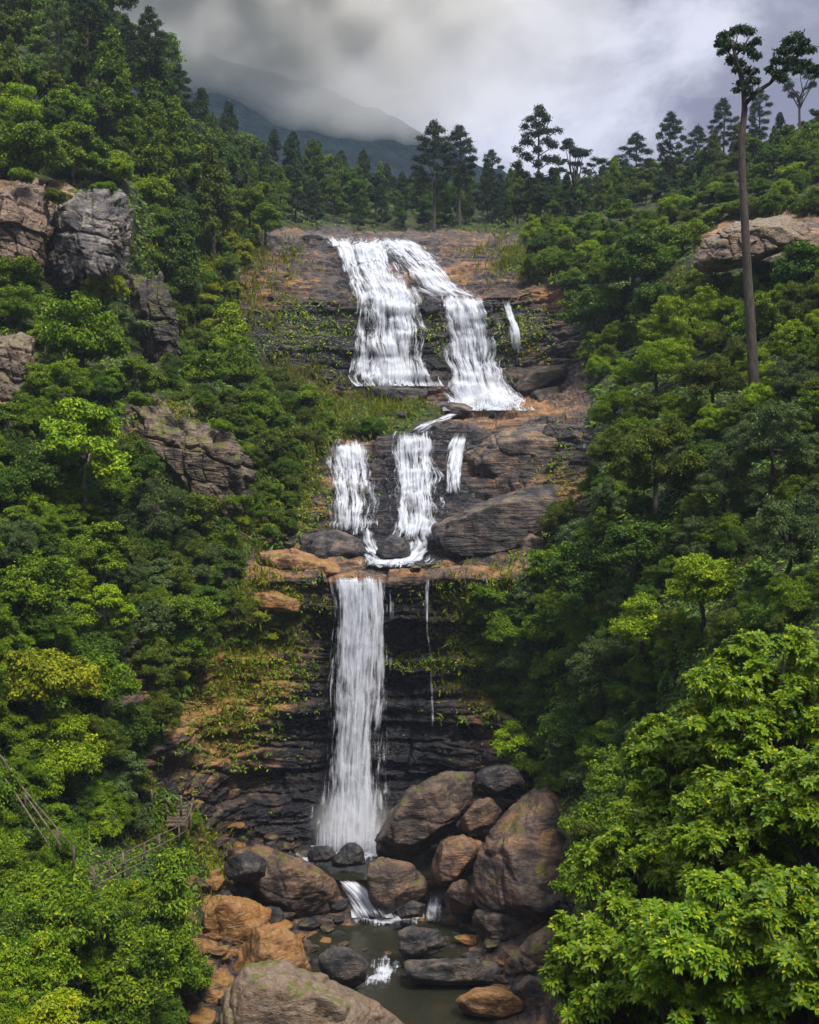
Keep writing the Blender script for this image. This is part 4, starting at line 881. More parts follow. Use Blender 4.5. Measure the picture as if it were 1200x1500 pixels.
sky_tree('tufted', 262, 94, 215, 112, 'smaller tree with a hazy crown at the right end of the upper left ridge', .95, v=1)
sky_tree('tufted', 125, -20, 160, 100, 'dark tree cut by the top edge left of the open ridge trees', 1.2, v=1)
sky_tree('spire', 147, -6, 150, 103, 'narrow dark tree cut by the top edge beside the open ridge trees', 1.0, v=1)
put_tall('tufted', 'grey', 84, -10, 165, 95, 'thin pale trunked tree near the upper left corner', name='skyline_tree', v=0, fat=.8)

# --- hand placed trees and bushes
G = None
H = [
 # kind, palette, px, py, r, label, extra distance towards the viewer
 ('broad','mid',40,225,60,'bushy bright green tree at the left edge just above the tan rock pillar',1),
 ('broad','bright',30,165,45,'rounded green tree at the left edge under the thin pale trunked tree',1),
 ('layered','mid',110,215,55,'spreading green tree on the slope above the grey and white cliff',1),
 ('broad','dark',278,318,40,'dark rounded tree right of the grey and white cliff on the left slope',1.5),
 ('columnar','dark',268,370,34,'tall dark green shrub below the dark rounded tree beside the grey cliff',1),
 ('broad','bright',225,285,32,'yellowish green bush at the upper right shoulder of the grey cliff',1),
 ('broad','yellow',250,262,24,'bright yellow green bush on the ridge of the left slope above the dark rounded tree',1),
 ('broad','mid',120,495,70,'dense green tree in the hollow below the grey and white cliff',1.5),
 ('broad','yellow',150,425,40,'yellow green bushy crown against the base of the grey and white cliff',2),
 ('broad','mid',25,400,38,'green bush at the left edge below the tan rock pillar',1.5),
 ('broad','mid',30,450,38,'green bush at the left edge above the brown rock face',1.5),
 ('layered','bright',125,640,85,'large bright light green layered tree at middle left',2),
 ('fine','grey',230,750,55,'feathery grey green bush right of the bright layered tree',1.5),
 ('layered','bright',155,885,45,'small bright spreading tree low on the left slope',2),
 ('layered','mid',150,800,55,'green layered tree below the bright layered tree at middle left',1.5),
 ('broad','dark',40,700,55,'dark green tree at the left edge below the bright layered tree',1),
 ('broad','mid',55,860,60,'green bushy tree at the left edge halfway down',1.2),
 ('fine','grey',20,800,45,'grey green feathery bush at the left edge halfway down',1),
 ('broad','yellow',55,1010,80,'yellow green leafy tree at the left edge below the middle',1.5),
 ('broad','bright',100,1100,60,'bright green bush on the lower left slope above the log fence',1.2),
 ('fine','olive',238,1050,42,'dark olive bush left of the stepped tan rock wall',1.5),
 ('broad','mid',270,900,50,'green bush at the left end of the middle ledge',1.2),
 ('broad','mid',150,1000,55,'green bush low on the left slope level with the lowest waterfall',1.0),
 ('broad','dark',130,960,45,'dark bush in a hollow low on the left slope',.5),
 ('fine','olive',150,1085,45,'fine olive bush above the bend of the log fence',1.0),
 ('columnar','mid',243,1350,55,'tall shrub hanging over the left bank below the handrail',1.5),
 ('columnar','grey',225,1325,34,'slim feathery shrub just below the handrail',1.5),
 ('broad','mid',90,1340,95,'big deep green shrub at the lower left foreground',2.5),
 ('broad','mid',190,1430,80,'deep green shrub at the bottom left beside the big pale boulder',2),
 ('broad','lush',30,1420,70,'dark leafy shrub at the left edge near the bottom',2),
 ('layered','yellow',85,1500,75,'bright yellow green bush at the bottom left corner',3),
 ('bush','mid',285,1200,16,'small bush beside the wooden steps',.5),
 ('sapling','mid',453,572,16,'tiny round headed tree alone on the green tongue left of the upper waterfall',.4),
 ('sapling','bright',337,468,26,'bright small tree on the slope at the left foot of the upper cliff',.6),
 ('broad','mid',300,545,38,'green bush on the spur left of the upper waterfall foot',.8),
 ('broad','mid',345,545,36,'leafy bush on the crest of the spur left of the upper waterfall foot',.8),
 ('broad','bright',330,510,30,'bright green bush at the top of the spur below the upper cliff',.6),
 ('broad','mid',380,600,36,'green bush on the slope left of the middle waterfall',.8),
 ('broad','olive',395,655,34,'olive bush hanging on the mossy slope left of the middle waterfall',.6),
 ('bush','dark',450,602,16,'dark round bush on the green tongue below the tiny tree',.3),
 ('broad','dark',930,385,56,'big dark tree right of the upper waterfall cliff',2),
 ('broad','dark',870,450,48,'dark tree leaning over the right end of the upper cliff',2),
 ('broad','mid',1000,345,38,'green tree on the right slope left of the grey orange outcrop',1),
 ('broad','dark',960,440,40,'dark green tree below the big dark tree at right',1),
 ('fine','bright',1010,470,55,'light green bushy crown below the grey orange outcrop',1.5),
 ('fine','bright',960,540,55,'light green bush on the right slope level with the upper waterfall foot',1.5),
 ('fine','olive',1040,560,55,'olive bush left of the foot of the tall bare trunk',1.5),
 ('fine','bright',900,600,42,'fresh green bush just right of the ledge under the upper waterfall',1.2),
 ('fine','olive',960,680,78,'olive tree with a visible forked trunk on the right slope',2.5),
 ('fine','olive',900,660,45,'olive green bush right of the great dark rock bulge',1.5),
 ('fine','grey',1130,650,70,'grey green feathery tree around the foot of the tall bare trunk',2),
 ('fine','grey',1160,560,45,'grey green bush right of the tall bare trunk',1.5),
 ('fine','grey',1060,700,50,'pale grey green branches right of the olive tree',2),
 ('fine','grey',1150,790,75,'large grey green tree at the right edge below the middle',2.5),
 ('broad','dark',860,840,62,'dark bushy tree right of the middle ledge',2),
 ('broad','dark',930,800,55,'dark tree under the olive tree on the right slope',1),
 ('broad','bright',1030,860,62,'bright green leafy tree at the right above the foreground foliage',2.5),
 ('fine','olive',822,760,36,'pale olive bush above the right end of the middle ledge',1),
 ('broad','bright',940,915,45,'bright green bush left of the bright leafy tree on the right slope',2),
 ('fine','grey',880,985,60,'dark grey green bush at the right above the boulders',2),
 ('broad','dark',830,1060,45,'dark green bush right of the lower cliff foot',1.5),
 ('broad','mid',800,920,40,'green bush hanging beside the lower right cliff',1),
 ('broad','mid',740,930,36,'mossy green bush draped over the lower right cliff',.8),
 ('broad','olive',720,975,30,'olive shrub clinging to the lower right cliff under the ledge',.6),
 ('sapling','bright',752,1085,26,'bright sapling with a thin dark trunk above the boulders',1),
 ('bush','bright',712,1150,20,'bright ferny bush between the two biggest boulders',2.5),
 ('bush','mid',770,1120,24,'green bush above the top of the huge tilted boulder',1),
 ('broad','mid',900,1140,50,'green bush on the right bank above the huge tilted boulder',1.5),
 ('bush','olive',868,1210,36,'brownish green shrub spilling over the right shoulder of the huge tilted boulder',2.5),
 ('broad','mid',960,1080,50,'leafy bush left of the foreground foliage',1),
 ('broad','dark',1180,390,50,'dark bush at the right edge below the grey orange outcrop',1.5),
 ('broad','mid',1110,470,45,'green bush behind the tall bare trunk halfway up',-.5),
 ('broad','dark',1190,300,30,'dark green bush at the right edge above the outcrop',1),
 ('bush','mid',205,585,20,'bush on the top left corner of the wide fractured cliff',5),
 ('bush','olive',262,580,18,'olive tuft on the top of the wide fractured cliff',5),
 ('bush','mid',325,622,18,'bush on the top right corner of the wide fractured cliff',5),
 ('bush','dark',215,680,22,'dark bush hanging at the lower left of the wide fractured cliff',5),
 ('bush','mid',352,730,20,'bush at the lower right corner of the wide fractured cliff',4.5),
 ('bush','olive',285,735,18,'olive bush at the foot of the wide fractured cliff',4.5),
 ('bush','olive',80,285,18,'bush growing in the gap between the tan pillar and the grey cliff',4.5),
 ('bush','mid',150,272,18,'bush on the brow of the grey and white cliff',4.5),
 ('bush','mid',30,255,20,'bush on the brow of the tan rock pillar',4.5),
 ('bush','yellow',150,405,18,'yellowish bush under the overhang of the grey and white cliff',4.5),
 ('broad','mid',1185,225,40,'rounded green tree at the right edge high on the slope',1),
]
for kind, pal, px, py, r, lab, dd in H: put(kind, pal, px, py, r, lab, dd=dd)

# --- the rest of the vegetation: many more trees and bushes, each named after what it stands beside
LM = [('the tan rock pillar',20,340),('the grey cliff',130,345),('the brown rock face',20,540),('the bright layered tree',125,640),('the wide fractured cliff',270,670),
      ('the stepped tan rock wall',350,1030),('the log fence',55,1180),('the handrail',190,1250),('the bottom left corner',60,1480),('the upper waterfall',590,450),('the middle waterfall',590,720),('the lowest waterfall',525,1040),
      ('the middle ledge',620,850),('the huge tilted boulder',780,1260),('the tall bare trunk',1095,400),('the grey orange outcrop',1110,360),('the olive forked tree',960,680),('the dark upper cliff',760,480),('the tallest skyline tree',790,240),
      ('the open ridge trees',200,90),('the foreground foliage',1000,1150),('the small pale trunked tree',84,90),('the green tongue',500,600),('the right photo edge',1195,700),('the uppermost brink',540,350)]
CW = {'dark':'dark green','mid':'green','bright':'light green','yellow':'yellow green','olive':'olive','grey':'grey green','pine':'blackish green','lush':'glossy green','grass':'yellowish'}
SHAPE = {'broad':'rounded leafy tree','layered':'flat tiered tree','fine':'feathery shrub','bush':'low bush','columnar':'upright shrub','spire':'pointed forest tree','dome':'round crowned forest tree'}
seen = {}
def autolabel(kind, pal, px, py, r):
    best = min(LM, key=lambda l: math.hypot(l[1]-px, l[2]-py)); dx, dy = px-best[1], py-best[2]; d = math.hypot(dx, dy)
    a = math.degrees(math.atan2(-dy, dx)) % 360
    dirs = ['right of', 'upper right of', 'above', 'upper left of', 'left of', 'lower left of', 'below', 'lower right of'][int((a+22.5)//45) % 8]
    far = ''
    big = ('small ', '', 'large ')[int(r > 21)+int(r > 33)] if kind not in ('spire', 'dome') else ''
    l = '%s%s %s %s%s %s' % (big, CW[pal], SHAPE[kind], far, dirs, best[0])
    return l
allpts = [(h[2], h[3], h[4]) for h in H]
def fill(poly, step, rmin, rmax, kinds, pals, grp, seed, avoid=.55, dd=.4, skiprock=True, jitter=.5):
    rr = random.Random(seed); xs = [p[0] for p in poly]; ys = [p[1] for p in poly]; y = min(ys); row = 0
    while y < max(ys):
        x = min(xs)+(step/2 if row % 2 else 0)
        while x < max(xs):
            a = x+rr.uniform(-jitter, jitter)*step; b_ = y+rr.uniform(-jitter, jitter)*step*.8; x += step
            if not bool(inpoly(np.array([a]), np.array([b_]), poly)[0]): continue
            r = rr.uniform(rmin, rmax)
            if skiprock and (rocky(a, b_) or rocky(a, b_+r*.5)): continue
            if any(math.hypot(a-p[0], b_-p[1]) < avoid*(p[2]+r*.5) for p in allpts if p[2] > 25): continue
            k_ = rr.choice(kinds); pl = rr.choice(pals(a, b_) if callable(pals) else pals)
            put(k_, pl, a, b_, r, autolabel(k_, pl, a, b_, r), grp, dd=dd)
        y += step*.8; row += 1
# back forest: dark pointed and round trees in rows up the ridge
fill([(290,850),(360,870),(455,880),(450,930),(330,940),(280,1000)], 19, 8, 14, ['bush', 'bush', 'fine'], ['olive', 'yellow', 'mid', 'olive'], 'tufty bushes on the lower left cliff', 41, dd=.2, skiprock=False, avoid=0)
fill([(680,880),(770,880),(760,960),(770,1060),(720,1020),(680,960)], 17, 9, 15, ['bush', 'bush', 'fine'], ['olive', 'mid', 'mid'], 'tufty bushes on the lower right cliff', 42, dd=.2, skiprock=False, avoid=0)
fill([(370,620),(450,690),(430,780),(300,770),(350,700)], 18, 8, 15, ['bush', 'bush', 'fine'], ['olive', 'mid', 'dark', 'yellow'], 'tufty bushes on the mossy wall left of the middle waterfall', 43, dd=.2, skiprock=False, avoid=0)
def back_forest():
    rr = random.Random(9); n = 0
    for row in range(9):
        f = row/8
        px = 262+rr.uniform(0, 10)
        while px < 1215:
            # brink line and ridge line at this column
            lo = np.interp(px, [262, 330, 400, 480, 700, 800, 900, 1000, 1100, 1215], [330, 335, 335, 342, 340, 322, 315, 300, 275, 255]); hi = np.interp(px, [262, 380, 480, 600, 700, 800, 900, 1020, 1215], [215, 262, 290, 300, 300, 315, 290, 262, 205])
            py = lo+(hi-lo)*f+rr.uniform(-3, 3); Y = depth(px, py)
            if Y > 97 and not rocky(px, py):
                k_ = 'spire' if rr.random() < ((.62 if px < 900 else .3) if px > 330 else .25) else 'dome'; pl = rr.choice(['pine','pine','dark','dark','mid'] if px < 780 else ['dark','mid','dark','olive','pine'])
                sc = rr.uniform(.72, 1.15)*(1. if px < 760 else .8); sc *= (.6+.4*f if f < .4 else 1)*(.8 if px > 560 else 1)
                x, y, zz = W(px, py, Y); plant(k_, pl, (x, y, zz-.3), sc, autolabel(k_, pl, px, py-30, 20), 'trees of the forest behind the upper waterfall'); n += 1
            px += rr.uniform(24, 42)*(1 if f > .3 else .9)
back_forest()
UL = [(-30,-60),(150,-60),(290,170),(330,250),(420,330),(330,330),(250,240),(190,215),(100,190),(-30,150)]
fill(UL, 36, 26, 42, ['dome', 'broad', 'dome', 'spire', 'layered'], ['dark', 'mid', 'mid', 'olive', 'mid'], 'forest trees covering the upper left ridge', 21, skiprock=False)
fill([(-30,120),(100,170),(190,200),(260,250),(240,290),(190,280),(60,255),(-30,250)], 30, 22, 34, ['broad', 'bush', 'fine'], ['mid', 'bright', 'olive', 'mid'], 'bushes above the grey cliffs', 22)
fill([(240,230),(330,300),(420,335),(360,400),(350,470),(400,540),(330,500),(200,520),(200,440),(230,330)], 21, 13, 22, ['bush', 'broad', 'bush'], ['olive', 'mid', 'mid', 'dark', 'yellow'], 'low bushes on the slope left of the upper cliff', 23)
fill([(200,505),(330,490),(420,560),(500,600),(560,630),(480,650),(450,700),(430,780),(370,790),(350,740),(360,650),(300,590),(200,545)], 23, 13, 24, ['bush', 'broad', 'fine'], ['mid', 'olive', 'mid', 'dark'], 'bushes on the spur between upper and middle falls', 24, dd=.2)
def left_pal(a, b_): return ['mid', 'mid', 'dark', 'bright'] if a < 150 else ['mid', 'olive', 'dark', 'grey']
fill([(-40,430),(60,430),(200,430),(200,560),(180,620),(280,740),(370,800),(340,880),(310,940),(250,1050),(215,1090),(260,1160),(150,1240),(110,1240),(-40,1080)], 35, 24, 42, ['broad', 'fine', 'broad', 'layered'], left_pal, 'bushes covering the left slope', 25, avoid=.62)
fill([(280,800),(360,800),(370,860),(340,940),(300,1000),(260,1060),(230,1090),(230,960)], 21, 12, 20, ['bush', 'fine'], ['mid', 'olive', 'yellow', 'mid'], 'low bushes at the left end of the middle ledge', 26, dd=.3)
fill([(-40,1150),(60,1180),(110,1260),(180,1300),(250,1290),(275,1330),(262,1560),(-40,1560)], 52, 40, 60, ['broad', 'broad', 'fine'], ['mid', 'dark', 'lush', 'mid'], 'shrubs in the lower left foreground', 27, avoid=.5)
fill([(720,350),(850,320),(1000,290),(1200,240),(1230,330),(1100,320),(1010,360),(930,420),(850,520),(840,440),(760,390)], 23, 15, 26, ['broad', 'bush', 'fine'], ['dark', 'mid', 'mid', 'olive', 'bright'], 'bushes on the upper right slope', 28)
def right_pal(a, b_): return ['bright', 'mid', 'olive', 'bright'] if b_ < 620 else ['mid', 'olive', 'dark', 'grey']
fill([(1100,380),(1240,350),(1240,900),(1060,930),(960,960),(900,900),(830,880),(800,830),(870,700),(860,600),(850,530),(940,470),(1030,410)], 35, 24, 42, ['broad', 'fine', 'fine'], right_pal, 'bushes and small trees covering the right slope', 29, avoid=.62)
fill([(690,880),(790,840),(900,900),(980,960),(960,1120),(880,1160),(800,1140),(760,1110),(780,1060),(700,1000)], 30, 20, 32, ['broad', 'bush', 'fine'], ['mid', 'dark', 'mid', 'grey'], 'bushes right of the lowest waterfall', 30, avoid=.6, skiprock=False)
fill([(870,1170),(960,1100),(1240,900),(1240,1560),(860,1560),(890,1400)], 90, 60, 80, ['broad'], ['mid', 'dark'], 'shrubs behind the foreground foliage', 31, avoid=.1, dd=-.5)

# --- glossy rosette foliage in the right foreground
def rosettes(name, cl, n, L_, seed):
    r = np.random.default_rng(seed); cl = np.array(cl, float); ar = cl[:, 3]**2; cnt = (n*ar/ar.sum()).astype(int); V = []; Fq = []; T = []; base = 0
    for c, k in zip(cl, cnt):
        d = rdir(r, k, -.45)
        for dd_ in d:
            p = c[:3]+dd_*c[3:6]*(1-.45*r.random()**1.5); ax = dd_*.8+np.array([0, -.15, .75])+r.normal(size=3)*.25; ax /= np.linalg.norm(ax)
            a = np.cross(ax, r.normal(size=3)); a /= np.linalg.norm(a); bb = np.cross(ax, a); m = r.integers(8, 12); old = .3+.12*r.normal(); yng = r.random() < .62
            for j in range(m):
                th = 2.399*j+r.random()*.4; young = j >= m-3 and yng; el = (.2+.5*r.random()) if not young else (.8+.4*r.random()); ln = L_*(.75+.5*r.random())*(.62 if young else 1)
                o = (a*math.cos(th)+bb*math.sin(th))*math.cos(el)+ax*math.sin(el); s = np.cross(ax, o); s /= np.linalg.norm(s)+1e-9; nn = np.cross(o, s); wd = ln*.21
                st = [p+o*.02, p+o*ln*.35, p+o*ln*.72-np.array([0, 0, .05*ln]), p+o*ln-np.array([0, 0, .17*ln])]; ws = [.25, .9, .8, .06]
                for q2, w2 in zip(st, ws): V.append(q2+s*wd*w2+nn*wd*w2*.3); V.append(q2); V.append(q2-s*wd*w2+nn*wd*w2*.3)
                for e in range(3):
                    b0 = base+e*3; Fq.append((b0, b0+1, b0+4, b0+3)); Fq.append((b0+1, b0+2, b0+5, b0+4))
                base += 12; t_ = .97 if young else old+.12*r.normal(); T += [t_]*12
    return mesh_np(name, V, Fq, [PAL['lush']], {'tint': np.clip(T, 0, 1)}, smooth=True)
def rosette_tree(label, px, py, r, Y, seed, n=480, L_=.125, sq=1.):
    rr = random.Random(seed); R_ = r*Y/F; cl = []
    for i in range(95):
        a = rr.uniform(0, 6.28); e = math.asin(rr.uniform(-.5, 1)); k = rr.uniform(.4, .98)*R_
        cl.append((math.cos(a)*math.cos(e)*k, math.sin(a)*math.cos(e)*k, math.sin(e)*k*sq, rr.uniform(.11, .24)*R_, rr.uniform(.11, .24)*R_, rr.uniform(.09, .18)*R_))
    x, y, zz = W(px, py, Y); h = zz-ground(px, min(py+r*1.2, 1690)).z; h = min(max(h, R_*.8), 5)
    cl = [(c[0], c[1], c[2]+h, *c[3:]) for c in cl]
    ps = [bend((0, 0, -1), (0, 0, h*.9), .09, .06, 6, .05, rr)]+[bend((0, 0, h*.5), (c[0], c[1], c[2]), .045, .012, 6, .1, rr) for c in cl]
    o = link('leafy_tree', None, loc=(x, y, zz-h)); link('trunk', tubes('trunk', ps, M_bark, 6), o); link('crown', rosettes('crown', cl, int(n*5), L_, seed), o)
    return tag(o, label, 'tree')
for i, (lab, px, py, r, Y, n) in enumerate([
    ('glossy foreground tree with yellow tips whose round top shows at the right edge', 1120, 1045, 125, 21, 620),
    ('glossy tree left of the round topped one, leaning over the right bank', 1005, 1130, 85, 23, 460),
    ('glossy foliage on the left flank of the foreground mass beside the huge boulder', 935, 1270, 88, 22, 460),
    ('glossy tree in the middle of the right foreground', 1085, 1240, 115, 19, 620),
    ('glossy tree low in the right foreground over the pool edge', 905, 1430, 105, 18, 620),
    ('glossy tree at the bottom of the right foreground', 1040, 1420, 125, 16, 700),
    ('glossy tree filling the bottom right corner', 1190, 1400, 120, 15, 620),
    ('glossy tree at the right edge under the round topped one', 1215, 1180, 100, 18, 460)]):
    rosette_tree(lab, px, py, r, Y, 60+i, n)

# ------------------------------------------------------------------ ground cover (nobody could count it)
def cover(name, label, n, region, pal, px0=-140, px1=1330, py0=-60, py1=1690, size=11, leaves_=9, Lr=1.0, Wr=.5, seed=1, up=.9, prob=None, offs=0., smin=.16, smax=.9, on_rock=False):
    r = np.random.default_rng(seed); P = []
    for _ in range(n):
        a = r.uniform(px0, px1); b_ = r.uniform(py0, py1)
        if on_rock != bool(rocky(a, b_)) and on_rock is not None: continue
        if region is not None and r.random() > region(a, b_): continue
        if not np.isfinite(zb0[int((b_+500)/HB), int((a+600)/HB)]) and b_ < 420: continue
        Y = depth(a, b_); s = min(max(size/F*Y, smin), smax)*r.uniform(.7, 1.3); x, y, zz = W(a, b_, Y-offs); P.append((x, y, zz, s))
    P = np.array(P); k = len(P); pos = np.repeat(P[:, :3], leaves_, 0); s = np.repeat(P[:, 3], leaves_)
    o = r.normal(size=(k*leaves_, 3)); o /= np.linalg.norm(o, axis=-1, keepdims=True); pos = pos+o*s[:, None]*np.array([.8, .5, .45])
    nr = o*.5+np.array([0, -.35, up])+r.normal(size=o.shape)*.35; nr /= np.linalg.norm(nr, axis=-1, keepdims=True)
    if pal == 'grass': nr = r.normal(size=o.shape); nr[:, 2] *= .25; nr /= np.linalg.norm(nr, axis=-1, keepdims=True)
    t = r.normal(size=o.shape)
    if pal == 'grass': t = t*.45+np.array([0, -.3, 1.0])
    t -= (t*nr).sum(-1, keepdims=True)*nr; t /= np.linalg.norm(t, axis=-1, keepdims=True)
    if pal != 'grass': t[:, 2] -= .25
    sd = np.cross(nr, t); sd /= np.linalg.norm(sd, axis=-1, keepdims=True)
    l = (s*Lr*r.uniform(.6, 1.2, len(s)))[:, None]; w_ = l*Wr*.5
    m1 = pos+t*l*.5+sd*w_; m2 = pos+t*l*.5-sd*w_; tip = pos+t*l+np.array([0, -.15, -.1])*l*(2.2 if pal == 'grass' else .5)
    V = np.stack([pos, m1, tip, m2], 1).reshape(-1, 3); ti = np.repeat(np.repeat(.4+.16*r.normal(size=k), leaves_)+.1*r.normal(size=k*leaves_), 4)
    me = mesh_np(name, V, np.arange(len(V)).reshape(-1, 4), [PAL[pal]], {'tint': np.clip(ti, 0, 1)}); tag(link(name, me), label, kind='stuff')
cover('undergrowth', 'mixed green undergrowth between the bushes', 60000, None, 'mid', seed=1, size=7, Wr=.4)
cover('undergrowth', 'dark undergrowth between the bushes', 40000, None, 'dark', seed=2, size=8, Wr=.4)
def gz(zs):
    def f(a, b_): return min(1, sum(k*math.exp(-((a-cx)/rx)**2-((b_-cy_)/ry)**2) for cx, cy_, rx, ry, k in zs))
    return f
cover('thicket', 'dense leafy thicket continuing over the slope to the right', 9000, None, 'mid', px0=1290, px1=1880, py0=-100, py1=1600, seed=11, size=26, leaves_=34, Lr=.35, Wr=.5, smin=.5, smax=2.2)
cover('thicket', 'dense leafy thicket continuing over the slope to the left', 9000, None, 'mid', px0=-580, px1=-70, py0=-100, py1=1600, seed=12, size=26, leaves_=34, Lr=.35, Wr=.5, smin=.5, smax=2.2)
grass_z = [(560,600,70,16,1),(480,600,50,40,.9),(420,560,50,30,.7),(430,690,40,50,.6),(340,430,70,60,.6),(330,360,60,40,.5),(240,500,50,30,.6),(370,900,70,60,1),(330,1000,60,60,.6),(190,1225,70,22,1),(300,1260,40,40,.9),(400,380,40,16,.5),(760,380,60,30,.6),(850,360,60,30,.4),(720,900,60,60,.7),(700,980,50,50,.5),(1000,420,40,30,.5),(330,800,60,20,.8),(150,1180,60,30,.4),(260,640,60,60,.3),(1150,310,60,14,.6)]
cover('grass', 'long yellow green grass on the ledges and open slopes', 26000, gz(grass_z), 'grass', px0=180, px1=1260, py0=300, py1=1340, size=11, leaves_=10, Lr=1.5, Wr=.13, seed=3, on_rock=None, smin=.25)
moss_z = [(400,740,60,50,.8),(450,480,70,40,.35),(640,470,30,40,.3),(300,680,60,70,.5),(330,1060,70,60,.3),(380,960,60,70,.6),(700,870,70,12,.5),(760,490,50,40,.35),(740,960,50,80,.9),(250,600,60,40,.5),(600,965,80,14,.5),(350,880,70,30,.6),(120,290,100,20,.8),(210,480,40,60,.5),(280,1270,60,30,.6),(420,700,30,60,.5),(820,700,30,60,.3),(790,830,40,40,.5),(830,1150,40,40,.5),(270,1400,25,150,.5)]
cover('moss', 'small moss and fern tufts on the rock ledges', 70000, gz(moss_z), 'yellow', px0=60, px1=900, py0=250, py1=1500, size=4.2, leaves_=8, Lr=1.0, Wr=.4, seed=4, on_rock=True, smin=.08)
cover('moss', 'green fern tufts on the rock ledges', 70000, gz(moss_z), 'mid', px0=60, px1=900, py0=250, py1=1500, size=5, leaves_=8, Lr=1.0, Wr=.35, seed=5, on_rock=True, smin=.08)

# ------------------------------------------------------------------ handrails, fence and steps
def railing(name, label, cat, rails, posts, Yoff=1.5, rr_=.026, tilt=0):
    """rails: lists of photo positions; posts: (px, top, bottom)"""
    def Yat(px, py): return depth_min(px, py+22, 6)-Yoff
    c0 = Vector(W(*rails[0][0], Yat(*rails[0][0]))); o = link(name, None, loc=c0)
    for rl in rails:
        ys = [Yat(*p) for p in rl]; ys = [sum(ys[max(0, i-1):i+2])/len(ys[max(0, i-1):i+2]) for i in range(len(ys))]
        pth = [(*(Vector(W(px, py, y))-c0), rr_*random.uniform(.85, 1.2)) for (px, py), y in zip(rl, ys)]
        link('rail', tubes('rail', [pth], M_wood, 7), o)
    for px, t, b_ in posts:
        y = Yat(px, t); link('post', tubes('post', [[(*(Vector(W(px, t-2, y))-c0), .045), (*(Vector(W(px+.5, (t+b_)/2, y))-c0), .048), (*(Vector(W(px, b_+10, y))-c0), .05)]], M_wood, 8), o)
    return tag(o, label, cat)
railing('handrail', 'weathered wooden handrail climbing along the path to the steps at lower left', 'railing',
    [[(110,1277),(136,1273),(180,1251),(231,1225),(256,1213),(271,1203),(279,1190),(280,1180),(272,1170),(262,1166),(249,1165)], [(112,1290),(137,1287),(180,1265),(231,1240),(258,1226),(274,1216)], [(137,1299),(180,1277),(215,1260)]],
    [(114,1277,1296),(137,1273,1299),(160,1261,1286),(180,1251,1276),(211,1236,1258),(233,1224,1246),(262,1209,1228),(279,1188,1214),(265,1167,1185)])
railing('handrail', 'short upper handrail behind the wooden steps at lower left', 'railing', [[(215,1157),(230,1161),(243,1171),(246,1180)], [(225,1150),(238,1146),(245,1158)]], [(243,1170,1192),(222,1158,1172)])
railing('log_fence', 'leaning rustic pole fence running down from the left edge', 'fence', [[(-12,1090),(5,1113),(37,1159),(60,1186),(84,1214),(108,1243)], [(-8,1120),(18,1155),(45,1197),(73,1240)], [(37,1165),(62,1200),(90,1240)]], [(5,1112,1140),(37,1158,1188),(84,1213,1240),(108,1242,1268)], Yoff=3.0, rr_=.028)
railing('handrail', 'broken pole handrail at the left end of the middle ledge', 'railing', [[(292,749),(312,759),(331,768),(347,776),(359,783),(371,792)], [(300,763),(331,778),(350,783),(363,789)], [(292,750),(280,762)]], [(297,752,776),(345,776,790)], Yoff=.9, rr_=.03)
def steps():
    o = None
    for i in range(6):
        px = 257+i*.6; py = 1208-i*5.2; Y = depth_min(257, 1205, 8)-.5+i*.28
        c = Vector(W(px, py, Y))
        if o is None: o = link('wooden_steps', None, loc=c); c0 = c.copy()
        bm = bmesh.new(); bmesh.ops.create_cube(bm, size=1); bmesh.ops.scale(bm, vec=(.95, .34, .09), verts=bm.verts); bmesh.ops.bevel(bm, geom=bm.edges[:], offset=.02, segments=2, affect='EDGES')
        bmesh.ops.translate(bm, vec=c-c0, verts=bm.verts); me = bpy.data.meshes.new('step'); bm.to_mesh(me); bm.free(); me.materials.append(M_wood); link('step', me, o)
    for sx in (-.5, .5):
        a = Vector((sx, -.1, -.12)); b_ = Vector((sx+.02, 1.5, .82)); link('side_beam', tubes('side_beam', [[(*a, .06), (*b_, .06)]], M_wood, 6), o)
    tag(o, 'flight of narrow wooden steps beside the curved end of the handrail', 'steps')
steps()

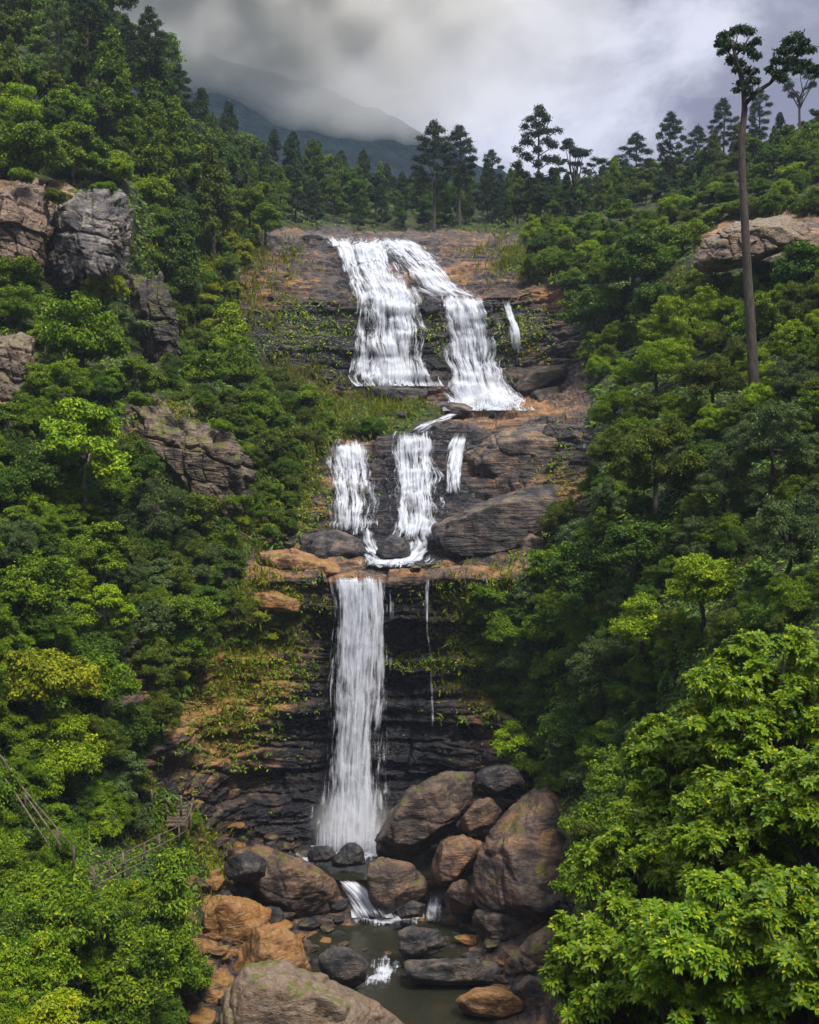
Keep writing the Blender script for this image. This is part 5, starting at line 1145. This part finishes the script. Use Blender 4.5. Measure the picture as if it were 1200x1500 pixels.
# ------------------------------------------------------------------ haze and low cloud
def haze(dens):
    bm = bmesh.new(); bmesh.ops.create_cube(bm, size=1); bmesh.ops.scale(bm, vec=(800, 450, 122), verts=bm.verts); bmesh.ops.translate(bm, vec=(0, 75, 61-8), verts=bm.verts)
    me = bpy.data.meshes.new('haze'); bm.to_mesh(me); bm.free()
    m, b = newmat('haze'); v = b.n('ShaderNodeVolumePrincipled'); v.inputs['Color'].default_value = (.62, .72, .95, 1); v.inputs['Density'].default_value = dens; v.inputs['Anisotropy'].default_value = .0
    o_ = b.n('ShaderNodeOutputMaterial'); b.nt.links.new(v.outputs[0], o_.inputs['Volume']); me.materials.append(m); tag(link('haze', me), 'thin blue air haze filling the valley', kind='stuff')
haze(.00024)
def low_cloud():
    us = np.linspace(-500, 1250, 110); line = np.interp(us, [-500, 100, 250, 320, 400, 520, 600, 700, 800, 1250], [-60, 60, 118, 145, 168, 196, 212, 200, 170, 100])
    vs = np.linspace(0, 1, 40); U, Vv = np.meshgrid(us, vs); PY = line[None]+8-(line[None]+500)*Vv
    ed = np.clip((1000-us)/560, 0, 1)**1.6*np.clip((us+500)/200, 0, 1)
    PY = PY+fbm(np.stack([U*.012, PY*.012, U*0], -1), 4, 90)*26*(1-Vv)
    t = 115*Vv**.75*ed[None]*np.clip((1-Vv)*5, 0, 1)*np.clip(1+.5*fbm(np.stack([U*.015, PY*.015, U*0+3], -1), 5, 91), .1, 2.2)
    Vs = []
    for sgn in (-1, 1):
        Y = 352+sgn*np.maximum(t*.7, .4)*.5; Vs.append(np.stack([(U-600)/F*Y, Y, CZ+(750-PY)/F*Y], -1).reshape(-1, 3))
    n, m = U.shape; idx = np.arange(n*m).reshape(n, m); N = n*m
    f1 = np.stack([idx[:-1, :-1], idx[:-1, 1:], idx[1:, 1:], idx[1:, :-1]], -1).reshape(-1, 4); f2 = f1[:, ::-1]+N
    rim = np.concatenate([idx[0, :], idx[1:, -1], idx[-1, -2::-1], idx[-2:0:-1, 0]]); r2 = np.roll(rim, -1)
    fr = np.stack([rim, rim+N, r2+N, r2], -1)
    me = mesh_np('cloud', np.concatenate(Vs), np.concatenate([f1, f2, fr]))
    m_, b = newmat('cloud vapour'); v = b.n('ShaderNodeVolumeScatter'); v.inputs['Color'].default_value = (.935, .945, 1, 1); v.inputs['Density'].default_value = .16; v.inputs['Anisotropy'].default_value = 0
    o_ = b.n('ShaderNodeOutputMaterial'); b.nt.links.new(v.outputs[0], o_.inputs['Volume']); me.materials.append(m_); tag(link('cloud', me), 'low grey cloud hiding the top of the far mountain', kind='stuff')
low_cloud()

from collections import defaultdict
_by = defaultdict(list)
for o_, k_ in LBL: _by[o_['label']].append((k_, o_))
ORD = ['first', 'second', 'third', 'fourth', 'fifth', 'sixth', 'seventh', 'eighth', 'ninth', 'tenth', 'eleventh', 'twelfth', 'thirteenth', 'fourteenth', 'fifteenth', 'sixteenth', 'seventeenth', 'eighteenth']
for l_, v_ in _by.items():
    if 1 < len(v_) <= 18 and len(l_.split()) <= 13:
        v_.sort(key=lambda t: t[0]); n_ = len(v_)
        for i_, (_, o_) in enumerate(v_):
            pre = ('left', 'right')[i_] if n_ == 2 else ('left', 'middle', 'right')[i_] if n_ == 3 else ORD[i_]+' from left'
            o_['label'] = pre+' '+l_
